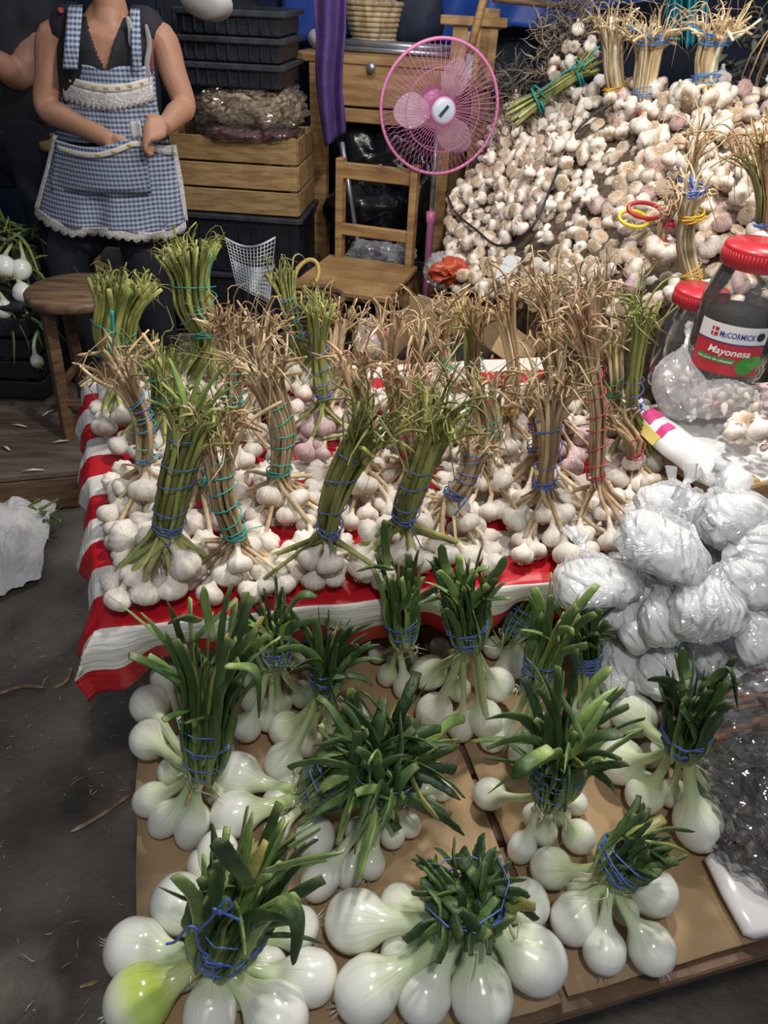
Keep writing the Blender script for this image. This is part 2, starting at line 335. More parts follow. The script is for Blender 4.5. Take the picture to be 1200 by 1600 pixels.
# ---------------------------------------------------------------- low stand with cardboard for the onions
CZ = .46
c0 = P(212, 1440, CZ); c1 = P(222, 1200, CZ); f0 = P(760, 1592, CZ); f1 = P(1200, 1462, CZ)
print('card', c0, c1, f0, f1)
cx = (f1-f0); cx.z = 0; cx.normalize(); cy = V((-cx.y, cx.x, 0))
def Cc(a, b, z=CZ): p = f0+cx*a+cy*b; return V((p.x, p.y, z))
lo_a = (c0-f0).dot(cx)
Rc = Matrix((cx, cy, V((0, 0, 1)))).transposed()
print('tablefront', [((T(u, v)-f0).dot(cx), (T(u, v)-f0).dot(cy)) for u, v in ((0, 0), (WIDE, 0), (.1, .3), (WIDE-.1, .3))])
st = thing('onion_stand', 'low dark plank stand under the cardboard and the white onions', 'stand', Cc(.1, .4, 0))
a0, a1 = lo_a+.02, .95
for k in range(6):
    mb = MB(); mb.box(Cc((a0+a1)/2, .04+.125*k, CZ-.024), (a1-a0, .115, .022), Rc); mb.build('plank', M['wood_dark'], st, False)
for a, b in ((a0+.08, .08), (a1-.08, .08), (a0+.08, .64), (a1-.08, .64)):
    mb = MB(); mb.box(Cc(a, b, (CZ-.036)/2), (.07, .07, CZ-.036), Rc); mb.build('leg', M['wood_dark'], st, False)
for k, (xa, xb, y0, y1, rz) in enumerate(((lo_a, .105, -.005, .70, 0), (.118, .98, .0, .70, 0))):
    def cb(u, v, top):
        e = .006*noise.noise(V((u*7, v*7, k))); return Cc(xa+(xb-xa)*u+e*(v > 0), y0+(y1-y0)*v+(e if v in (0, 1) else 0), CZ-.006+.006*top+.0015*noise.noise(V((u*5, v*5, k+3))))
    mb = MB(); mb.grid(lambda u, v: cb(u, v, 0), 16, 12); mb.build  # sheet with thickness
    o = mb.build('cardboard_sheet', [M['card'], M['card_edge']], mods=[('SOLIDIFY', dict(thickness=.006, offset=0, material_offset_rim=1))])
    tag(o, ('flattened brown cardboard sheet under the onions, reaching the dirt floor side', 'smaller brown cardboard sheet under the onions next to the dark bags')[k], 'cardboard')

# ---------------------------------------------------------------- plank platform, stool, debris at left
PZ = .15
pa, pb = P(-60, 752, PZ), P(128, 735, PZ); px_ = (pb-pa); px_.z = 0; px_.normalize(); py_ = V((-px_.y, px_.x, 0))
Rp = Matrix((px_, py_, V((0, 0, 1)))).transposed()
pt = thing('plank_platform', 'low grey plank platform the stool stands on, left of the table', 'platform', V((pa.x, pa.y, 0)))
PW = -.36-(pa.x-.35)
for k in range(5):
    mb = MB(); c = pa + px_*(PW/2-.35) + py_*(.005+.30*k+.145); c.z = PZ-.012
    mb.box(c, (PW, .29, .024), Rp, .004); mb.build('plank', mat('platform_wood%d' % k, (.075, .055, .04), (.17, .13, .095), 5, (1, 7, 1), .75, .3, 30, detail=7), pt, False)
for d in (.03, .75, 1.4):
    mb = MB(); c = pa + px_*(PW/2-.35) + py_*d; c.z = .0625; mb.box(c, (PW-.1, .06, .125), Rp, .004); mb.build('beam', M['wood_dark'], pt, False)

def stool(name, label, top, zt, zb, rt, mt, ml, splay=.05, rot=.5, tilt=0):
    s = thing(name, label, 'stool', V((top.x, top.y, zb)))
    mb = MB(); mb.rev(V((top.x, top.y, zt)), [(rt-.012, -.034), (rt, -.026), (rt, -.006), (rt-.008, 0), (0.001, 0)], 40); mb.build('seat', mt, s)
    ends = []
    for k in range(4):
        a = rot+k*PI/2; d = V((math.cos(a), math.sin(a), 0)); p = V((top.x, top.y, zt-.034))+d*(rt-.055); q = V((top.x, top.y, zb))+d*(rt-.055+splay)
        ends.append((p, q)); mb = MB(); mb.bar(q, p, .038, .034, V((-d.y, d.x, 0))); mb.build('leg', ml, s, False)
    for k in range(4):
        f = .42 if k % 2 else .30
        a_, b2 = ends[k], ends[(k+1) % 4]; mb = MB(); mb.bar(a_[1].lerp(a_[0], f), b2[1].lerp(b2[0], f), .02, .026); mb.build('stretcher', ml, s, False)
    return s
fs_ = P(103, 690, PZ); stt = Q(120, 455, fs_.y+.12)
stool('round_stool', 'round dark wooden stool beside the left end of the garlic table', V((stt.x, stt.y, 0)), stt.z+.01, PZ, .165, M['stool_top'], M['wood_dark'], .03, 3.95)
print('stool', stt)

# crumpled paper sack on the floor
sc_ = P(35, 880, .05); sk = thing('crumpled_sack', 'crumpled white paper sack on the floor in front of the plank platform', 'bag', V((sc_.x, sc_.y, 0)))
def sackf(u, v):
    p = P(-60+150*u - 25*(1-v)*u, 960-175*v - 55*u*(1-v), .012)
    h = .11*math.sin(PI*min(max(v, 0), 1))*math.sin(PI*(.15+.8*u)) + .035*noise.noise(V((u*5, v*5, 1))) + .012*abs(noise.noise(V((u*13, v*13, 4))))
    p.z = max(.012, .02+h); return p
mb = MB(); mb.grid(sackf, 40, 40); mb.build('paper_sheet', M['paper'], sk, False, mods=[SOLID(.003)])
mb = MB()
for k in range(7):
    c = P(U(40, 95), U(790, 815), .06); mb.sweep([c, c+rv(.02)+V((0, 0, .01)), c+rv(.05)+V((0, 0, .03))], [.006, .008, .002], 5, flat=.4)
mb.build('leaf_scrap', M['leaf_light'], sk)

# straw and skin scraps on the floor
db = MB(); dl = MB()
for k in range(150):
    x, y = U(-40, 245), U(780, 1640)
    if random.random() < .35: x, y = U(-30, 215), U(960, 1240)
    p = P(x, y, .006)
    a = U(0, 7); L = U(.002, .009)*(2.2 if random.random() < .08 else 1); d = V((math.cos(a), math.sin(a), U(-.05, .15)))
    (db if random.random() < .75 else dl).sweep([p-d*L, p+V((0, 0, .002)), p+d*L+rv(.006)], [.0006, U(.0008, .002), .0005], 4, flat=.5)
tag(db.build('straw_litter', M['straw']), 'dry straw bits scattered over the dark floor', 'litter', kind='stuff')
tag(dl.build('skin_litter', M['paper']), 'pale scraps of onion skin scattered over the dark floor', 'litter', kind='stuff')
for (pts, lab) in (([(-5, 1085), (35, 1072), (70, 1074)], 'thin dry stalk on the floor near the left edge of the photo'), ([(110, 1300), (160, 1272), (215, 1232)], 'long dry leaf on the floor reaching the cardboard corner'),
                   ([(85, 1075), (105, 1062), (112, 1040)], 'short dark twig on the floor left of the cloth corner'), ([(125, 1542), (160, 1530)], 'flat straw chip on the floor beside the green skinned onion')):
    mb = MB(); q = [P(x, y, .012) for x, y in pts]; q = cat(q, 9) if len(q) > 2 else [q[0], q[0].lerp(q[1], .5), q[1]]
    mb.sweep(q, [.002]+[.0055]*(len(q)-2)+[.002], 6, flat=.5); tag(mb.build('dry_stalk', M['brown_straw']), lab, 'stalk')
for k, (x, y) in enumerate(((30, 665), (75, 645), (10, 700), (52, 735), (95, 690))):
    mb = MB(); p = P(x, y, PZ+.008); d = V((U(-1, 1), U(-.4, .4), 0)).normalized()*U(.02, .045)
    mb.sweep([p-d, p+V((0, 0, .004)), p+d], [.003, .006, .003], 6, flat=.5); tag(mb.build('dry_stalk', M['pale_stem']), 'short pale stalk scrap lying on the plank platform', 'stalk', 'stalk scraps on the platform')

# ---------------------------------------------------------------- garlic
def garlic_mesh(name, seed, material, nt_=26):
    rg = random.Random(seed); k = rg.choice((8, 9, 10, 11)); ph = rg.random()*6; mb = MB()
    prof = [(.05, -.60), (.20, -.66), (.30, -.69), (.55, -.66), (.82, -.50), (.97, -.22), (1.0, .04), (.94, .28), (.76, .50), (.50, .68), (.31, .86), (.22, 1.06), (.19, 1.3), (.17, 1.5)]
    off = [rg.uniform(-.25, .25) for _ in range(k)]
    vs_, ts, as_ = [], [], []
    for i, (r, z) in enumerate(prof):
        wgt = min(1, max(0, (r-.2)/.5))
        for j in range(nt_):
            th = 2*PI*j/nt_; q = th*k/(2*PI)+ph+.25*math.sin(th*2+seed); fr_ = q-math.floor(q)
            lobe = 1-.20*wgt*abs(fr_*2-1)**2.2
            lobe *= 1+.07*math.sin(th*2+seed)*wgt+.05*off[int(q) % k]
            tw = .12*z
            vs_.append(V((math.cos(th+tw)*r*lobe, math.sin(th+tw)*r*lobe, z*.92))); ts.append((z+.69)/2.19); as_.append(j/nt_)
    n = len(prof); fs = [(i*nt_+j, i*nt_+(j+1) % nt_, (i+1)*nt_+(j+1) % nt_, (i+1)*nt_+j) for i in range(n-1) for j in range(nt_)]
    fs += [tuple(range(nt_-1, -1, -1)), tuple((n-1)*nt_+j for j in range(nt_))]
    mb.add(vs_, fs, ts, as_)
    # root hairs
    for q in range(5):
        a = rg.random()*6; p = V((math.cos(a)*.15, math.sin(a)*.15, -.62)); mb.sweep([p, p+V((math.cos(a)*.1, math.sin(a)*.1, -.16))], [.045, .02], 4)
    o = mb.build(name, material); me = o.data; bpy.data.objects.remove(o); return me
GB = [garlic_mesh('garlic_bulb', s, M['garlic']) for s in range(7)]
GP = [garlic_mesh('garlic_bulb', 20+s, M['garlic_purple']) for s in range(4)]
GD = [garlic_mesh('garlic_bulb', 40+s, M['garlic_dusty'], 20) for s in range(5)]
def quat(d): return V((0, 0, 1)).rotation_difference(d)
from mathutils import Quaternion
def spin(d): return quat(d) @ Quaternion((0, 0, 1), U(0, 6.28))

def loops(path, rb, turns, col_r=.0013, jit=.25, n=9):      # twine wound around a bundle along path
    m = len(path); pts = []
    tot = int(turns*n)
    for i in range(tot+1):
        s = i/tot*(m-1); k = min(int(s), m-2); f = s-k; c = path[k].lerp(path[k+1], f); u = (path[k+1]-path[k]).normalized(); a, b = perp(u)
        th = i/n*2*PI; r = rb*(1+U(-.04, .08)); pts.append(c+a*math.cos(th)*r+b*math.sin(th)*r+u*(jit*rb*math.sin(th*.5+1)))
    return pts

BUNCH = []   # each: everything needed once bulbs have been pushed apart
def garlic_bunch(label, base, tie, top, n, Rr, stalk, tiec, ns=20, cut=False, meshes=None, z=None, lean=.03, sr=.0042, br=.024, turns=(3, 4), fray=1.0, group=None, wild=1.0, span=.55, squash=1):
    z = TZ+.006 if z is None else z
    b = P(base[0], base[1], z+.02); t_ = Q(tie[0], tie[1], b.y+.0); tp = Q(top[0], top[1], b.y+lean)
    t_ = t_+(tp-t_).normalized()*.030
    if t_.z < z+.075: t_.z = z+.075
    bl = []; n = int(n*1.35+.5); Rr *= 1.12
    for i in range(n):
        if i < n*.78: rr, h = Rr*U(.95, 1.3), 0; a = 2*PI*(i+U(-.3, .3))/(n*.78)
        else: rr, h = Rr*U(.45, .75), .028; a = 2*PI*(i+U(-.3, .3))/(n*.22)
        r = br*U(.82, 1.15)
        bl.append([b.x+math.cos(a)*rr, b.y+math.sin(a)*rr*squash, z+r*.8+h, r])
    BUNCH.append(dict(label=label, b=b, t=t_, tp=tp, bl=bl, stalk=stalk, tiec=tiec, ns=ns, cut=cut, me=meshes or GB, z=z, sr=sr, turns=turns, fray=fray, group=group, wild=wild, span=span))

def relax(z, its=60):
    pts = np.array([q for B_ in BUNCH for q in B_['bl']]); own = np.array([i for i, B_ in enumerate(BUNCH) for q in B_['bl']])
    for k in range(its):
        d = pts[None, :, :3]-pts[:, None, :3]; dist = np.sqrt((d**2).sum(2))+1e-6
        need = (pts[None, :, 3]+pts[:, None, 3])*1.0; over = np.clip(need-dist, 0, None); np.fill_diagonal(over, 0)
        mv = -(d/dist[:, :, None]*over[:, :, None]*.5).sum(1); mv = np.clip(mv, -.008, .008); mv[:, 2] *= .4; pts[:, :3] += mv
        pts[:, 2] -= .0010
        pts[:, 2] = np.maximum(pts[:, 2], z+pts[:, 3]*.80)
        for i in range(len(pts)):       # stay on the table
            q = V(pts[i, :3]); u = (q-A).dot(ex); v = (q-A).dot(ey); 
            cl_ = .010+.035*((i*7919) % 13)/13
            if v < cl_: q = q+ey*(cl_-v)
            u2 = u-SK*v
            if u2 < .012+cl_: q = q+ex*(.012+cl_-u2)
            pts[i, 0], pts[i, 1] = q.x, q.y
    for B_ in BUNCH:
        k = len(B_['bl']); B_['bl'] = pts[:k]; pts = pts[k:]

def build_bunch(q):
    t = thing('garlic_bunch', q['label'], 'garlic', V((q['b'].x, q['b'].y, q['z'])), q['group'])
    u = (q['tp']-q['t']); L = u.length; u.normalize(); a, b = perp(u)
    side = q['t']-q['b']; bend = a*U(-.02, .02)+b*U(-.02, .02)
    axis = [q['t'], q['t'].lerp(q['tp'], .35)+bend, q['t'].lerp(q['tp'], .7)+bend*.6, q['tp']]
    rb = q['sr']*math.sqrt(q['ns'])*.95
    necks = []
    for (x, y, z, r) in q['bl']:
        c = V((x, y, z)); d = (q['t']+V((0, 0, .0))-c).normalized(); d = (d+rv(.22)+V((0, 0, -.05))).normalized()
        put('bulb', random.choice(q['me']), t, c, spin(d), r); necks.append((c+d*r*1.25, d))
    fm = MB()
    for i in range(q['ns']):
        c, d = necks[i % len(necks)]; th = U(0, 6.28); rr = rb*math.sqrt(U(.02, 1)); o = a*math.cos(th)*rr+b*math.sin(th)*rr
        ov = o*U(.8, 1.2)
        ln = U(.80, 1.04) if not q['cut'] else U(.95, 1.03)
        e = axis[3].lerp(axis[2], (1-ln)*3) if ln < 1 else axis[3]+u*(ln-1)*L
        fl = (o.normalized() if o.length > 1e-5 else a)*U(.0, .030)*q['fray']*q['wild']
        pts = [c, c+d*.03, q['t']+o*.75-u*.006, axis[1]+ov*.92, axis[2]+ov*.95+fl*.15, e+o*(1.45 if q['cut'] else 1.1)+fl]
        sr = q['sr']*U(.75, 1.25)
        rd = [.9, 1, .9, 1, .95, .75]
        if not q['cut']:
            k = (fl.normalized() if fl.length > 1e-5 else a)
            pts.append(e+o*1.5+fl*1.6+rv(.022)*q['fray']+k*.008+u*U(-.005, .025)); rd.append(.45)
        pp = cat(pts, 15); rr_ = [sr*np.interp(j/14*(len(rd)-1), range(len(rd)), rd)*U(.85, 1.15) for j in range(15)]
        mb = MB(); mb.sweep(pp, rr_, 6, flat=U(.55, 1)); mb.build('stalk', M[random.choice(q['stalk'])], t)
        # torn leaf wisps round the top
        if True:
            for w_ in range(random.choice((1, 1, 2)) if not q['cut'] else 1):
                s = axis[2].lerp(e, U(.55, 1.0))+o*1.2+fl*.5; k = (o+rv(.02)).normalized()
                g = U(.02, .055)*q['wild']
                p3 = [s, s+(k*.35+u*.8)*g, s+(k*.9+u*.9+rv(.6))*g, s+(k*1.5+u*U(-.6, .9)+rv(.7))*g]
                fm.sweep(cat(p3, 8), [.0024, .0026, .0024, .0021, .0018, .0014, .001, .0005], 4, hint=rv(), flat=.35)
    fm.build('frayed_leaves', M[q['stalk'][0]], t, kind='stuff')
    tcol = q['tiec'] if isinstance(q['tiec'], tuple) else (q['tiec'],)
    for j, cname in enumerate(tcol):
        s0 = .0 if j == 0 else .2; s1 = q['span']
        ax2 = cat(axis, 21); m0, m1 = int(s0*20), max(int(s1*20), int(s0*20)+2)
        mb = MB(); mb.sweep(loops(ax2[m0:m1+1], rb*1.12, random.choice(q['turns'])), .0013, 4); mb.build('twine', M['tie_'+cname], t)
        mb = MB(); mb.sweep(loops([q['t']-u*.004, q['t']+u*.006], rb*.98, 3), .0014, 4)
        p = q['t']+a*rb; mb.sweep(cat([p, p+a*.012+rv(.01), p+a*.02+rv(.02)-V((0, 0, .012))], 7), .0011, 4); mb.build('knot', M['tie_'+cname], t)
    return t

OL = ['olive', 'olive', 'fresh']; OLD = ['olive']; ST = ['straw', 'straw', 'brown_straw']; SG = ['straw', 'olive']; BR = ['brown_straw', 'straw']; RD = ['reddish', 'straw']
gb = garlic_bunch
gb('front left garlic bunch with thick olive stalks, blue twine and green blades on top', (228, 902), (256, 845), (305, 640), 11, .085, OL, 'blue', 24, sr=.0052, br=.026, turns=(4,), span=.75, wild=.6)
gb('garlic bunch with straw stalks and teal twine standing just right of the thick olive bunch', (375, 895), (372, 860), (338, 662), 13, .080, ST, 'teal', 22, turns=(6,), span=.7)
gb('leaning dark olive garlic bunch with blue twine at the middle of the front edge', (512, 900), (503, 850), (588, 648), 11, .075, OLD, 'blue', 22, sr=.0046, turns=(3,), span=.65, wild=1.2)
gb('leaning dark olive garlic bunch behind the upright green onions, right of the middle one', (632, 878), (622, 832), (690, 640), 10, .072, OLD, 'blue', 22, sr=.0046, turns=(3,), span=.5, wild=1.2)
gb('straw garlic bunch near the left table edge with two long curled tips', (205, 790), (232, 742), (178, 560), 14, .085, ST, ('teal', 'blue'), 18, turns=(4,), span=.6)
gb('tall straw garlic bunch wound with teal twine in the middle of the left half', (440, 800), (440, 760), (400, 560), 20, .085, ST, 'teal', 28, turns=(5,), span=.6)
gb('straw and reddish garlic bunch with red twine behind the middle olive bunch', (572, 775), (572, 735), (545, 560), 15, .080, RD, 'red', 18, turns=(4,), span=.5)
gb('green garlic bunch with blue twine and purplish bulbs in the middle of the table', (505, 685), (505, 640), (503, 480), 10, .070, OL, 'blue', 16, cut=True, meshes=GP, turns=(4,), span=.6, wild=.7)
gb('flat-cut green garlic bunch with a teal tie at the back left table corner', (172, 640), (195, 590), (198, 440), 13, .075, OL, 'teal', 64, cut=True, sr=.0056, turns=(3,), wild=.6, span=.5)
gb('green garlic bunch with a teal tie in front of the flat-cut corner bunch', (262, 690), (262, 645), (250, 555), 12, .070, OL, 'teal', 40, cut=True, sr=.0050, turns=(3,), wild=.9, span=.5)
gb('widest flat-cut green garlic bunch with a long teal ribbon, behind on the left', (330, 600), (330, 540), (300, 385), 12, .080, OL, 'teal', 70, cut=True, sr=.0056, turns=(3,), wild=.7, span=.6)
gb('brown straw garlic bunch below the widest green bunch', (362, 700), (365, 650), (352, 500), 14, .075, BR, 'teal', 24, turns=(3,), span=.4)
gb('straw garlic bunch behind the tall teal-wound one', (405, 655), (408, 610), (410, 510), 14, .075, ST, 'blue', 22, turns=(3,), span=.4)
gb('small green garlic bunch with teal and blue ties in front of the netting', (468, 600), (468, 545), (440, 425), 9, .062, OL, ('teal', 'blue'), 20, cut=True, turns=(3,), wild=.7, span=.6)
gb('short green garlic bunch next to the yellow basket handle', (500, 610), (495, 560), (490, 470), 8, .055, OL, 'blue', 14, cut=True, turns=(2,), span=.4)
gb('thin straw garlic bunch with red twine and curled tips left of the cardboard box', (622, 705), (622, 660), (612, 500), 14, .080, RD, 'red', 16, turns=(3,), span=.5)
gb('spiky straw garlic bunch with teal twine before the cardboard box', (655, 690), (660, 640), (672, 520), 10, .065, ST, 'teal', 14, turns=(2,), span=.4, wild=1.3)
gb('straw garlic bunch with spread tips and dark red twine behind the leaning olive bunches', (632, 770), (636, 735), (650, 590), 14, .075, RD, 'red', 20, turns=(3,), span=.5)
gb('sparse straw stalked garlic bunch in front of the dark box opening', (700, 640), (700, 595), (700, 480), 8, .060, ST, 'teal', 12, turns=(2,), span=.4)
gb('brown olive garlic bunch with teal tie, left of the brown one before the box', (745, 705), (748, 640), (742, 480), 12, .070, ['brown_straw', 'olive'], 'teal', 20, turns=(3,), span=.4)
gb('slim brown garlic bunch standing straight before the right end of the box', (797, 720), (794, 665), (780, 460), 10, .065, BR, 'yellow', 12, turns=(1,), span=.3, wild=.8)
gb('straw garlic bunch wound with teal twine right of the leaning olive bunch', (760, 775), (757, 730), (755, 600), 14, .072, ST, 'teal', 18, turns=(4,), span=.5)
gb('straw garlic bunch leaning right, wound with blue twine, beside the leaning olive bunch', (692, 835), (697, 795), (742, 690), 14, .072, ST, 'blue', 18, turns=(5,), span=.8, wild=.6)
gb('straw garlic bunch with blue ties and a tidy ring of bulbs, front right', (845, 822), (848, 780), (860, 590), 15, .068, ST, 'blue', 26, turns=(3,), span=.6, wild=1.3)
gb('straw garlic bunch just behind the one with the tidy ring', (845, 765), (840, 725), (828, 620), 12, .065, ST, 'blue', 16, turns=(4,), span=.6)
gb('tall straw garlic bunch with red twine at the right front, by the white bags', (935, 815), (933, 765), (905, 480), 12, .070, RD, 'red', 18, turns=(6,), span=.6, wild=.9)
gb('tall green garlic bunch with a blue tie at the corner of the wooden crate', (985, 735), (988, 660), (1012, 470), 9, .060, OL, 'blue', 16, turns=(3,), span=.3)
gb('short brown garlic bunch leaning left with pinkish red ties, by the wooden crate', (985, 760), (1000, 735), (962, 650), 9, .055, BR, 'red', 14, turns=(3,), span=.5)
gb('purple skinned garlic bunch with a blue tie behind the tall red-tied bunch', (880, 705), (872, 660), (850, 520), 14, .070, BR, 'blue', 18, meshes=GP, turns=(2,), span=.3)
gb('tall spiky straw garlic bunch in front of the garlic mound', (868, 640), (866, 590), (846, 440), 14, .075, ST, 'green', 26, turns=(2,), span=.3, wild=1.3)
gb('straw garlic bunch with a red tie right of the spiky one before the mound', (935, 660), (932, 610), (930, 450), 14, .075, ST, 'red', 22, turns=(2,), span=.3, wild=1.2)
gb('dark green garlic bunch at the back right of the table', (965, 690), (962, 640), (955, 520), 10, .060, SG, 'green', 14, turns=(2,), span=.4)
gb('straw garlic bunch between the red-tied and the teal-wound bunches', (540, 640), (540, 600), (535, 490), 10, .065, RD, 'red', 14, turns=(3,), span=.4)
gb('low garlic bunch lying behind the thick olive bunch at the left', (300, 815), (308, 775), (322, 690), 12, .070, BR, 'teal', 12, turns=(2,), span=.4)
relax(TZ+.006)
for q in BUNCH: build_bunch(q)

# green blades at the top of the front-left bunch
fl_ = [o for o in bpy.data.objects if o.get('label', '').startswith('front left garlic')][0]
for (x, y, x2, y2, w_) in ((300, 650, 380, 548, .008), (305, 655, 352, 575, .009), (290, 660, 330, 560, .007), (296, 655, 265, 560, .006), (310, 662, 372, 600, .008), (285, 670, 236, 600, .006)):
    yy = fl_.location.y+.03; p0, p1 = Q(x, y, yy), Q(x2, y2, yy+U(-.03, .03))
    mb = MB(); mb.sweep(cat([p0, p0.lerp(p1, .5)+V((0, 0, .012)), p1], 10), [w_*k for k in (.6, .9, 1, 1, .95, .85, .7, .5, .35, .12)], 6, flat=.3); mb.build('green_blade', M['leaf_light'], fl_)
tw = [o for o in bpy.data.objects if o.get('label', '').startswith('straw garlic bunch near the left')][0]
for pts in ([(190, 590), (165, 550), (150, 552), (120, 555)], [(195, 600), (172, 565), (160, 545), (166, 520)], [(225, 560), (240, 550), (232, 535), (222, 520)]):
    mb = MB(); mb.sweep(cat([Q(x, y, tw.location.y+.02) for x, y in pts], 14), [.0045]*12+[.004, .0015], 6, flat=.6); mb.build('curled_tip', M['straw'], tw)
# teal ribbon on the widest green bunch
wd = [o for o in bpy.data.objects if o.get('label', '').startswith('widest flat-cut')][0]
mb = MB(); mb.sweep(cat([Q(x, y, wd.location.y-.055) for x, y in ((330, 395), (326, 430), (318, 455), (308, 480), (320, 500))], 14), .005, 5, flat=.25); mb.build('ribbon', M['tie_teal'], wd)
for lab, pts in (('flat-cut green garlic bunch with', [(174, 485), (176, 520), (168, 565)]),):
    ob = [o for o in bpy.data.objects if o.get('label', '').startswith(lab)][0]
    mb = MB(); mb.sweep(cat([Q(x, y, ob.location.y-.05) for x, y in pts], 10), .004, 5, flat=.3); mb.build('ribbon', M['tie_teal'], ob)


# ---------------------------------------------------------------- white onions
def onion_shape(mb, C, r, d0, Tp, u, e=1.0, rn=.0085, nseg=26, n=20):
    aa = r*e; L = (Tp-C).length
    body = bez(C, C+d0*max(aa*1.25, L*.45), Tp-u*L*.28, Tp+u*.012, nseg)
    back = [C-d0*aa*k for k in (.995, .97, .90, .78, .6, .38, .18)]
    pts = back+body; rad = []; ts = []
    s = -aa; prev = None
    tot = aa + sum((body[i+1]-body[i]).length for i in range(len(body)-1)); acc = 0
    lob = random.random()*6; le = U(.0, .035)
    for i, p in enumerate(pts):
        if i < len(back): x = -(1, .97, .90, .78, .6, .38, .18)[i] if i else -1; acc = aa*(1+x)
        else:
            if i > len(back): acc += (pts[i]-pts[i-1]).length
            else: acc = aa
            x = (acc-aa)/aa
        if x <= 0: f = math.sqrt(max(.004, 1-x*x))
        else: f = 1/(1+(x/.93)**4.2)
        rr = rn*(1.0-.12*min(1, acc/tot)) + (r-rn)*f if x > 0 else max(r*f, .002)
        rad.append(rr); ts.append(min(1, (acc/(2.05*aa))*.5) if acc < 2.05*aa else .5+.5*(acc-2.05*aa)/max(.001, tot-2.05*aa))
    mb.sweep(pts, rad, n, t=ts, lobes=lambda q, th: 1+le*math.cos(2*th+lob))
    a, b = perp(d0); p0 = C-d0*aa
    for q in range(7):    # root hairs
        k = (a*U(-1, 1)+b*U(-1, 1)); p = p0+k*.003; mb.sweep([p+d0*.002, p-d0*.004+k*.004, p-d0*U(.006, .012)+k*.008], [.0008, .0007, .0003], 4, t=[0, 0, 0])

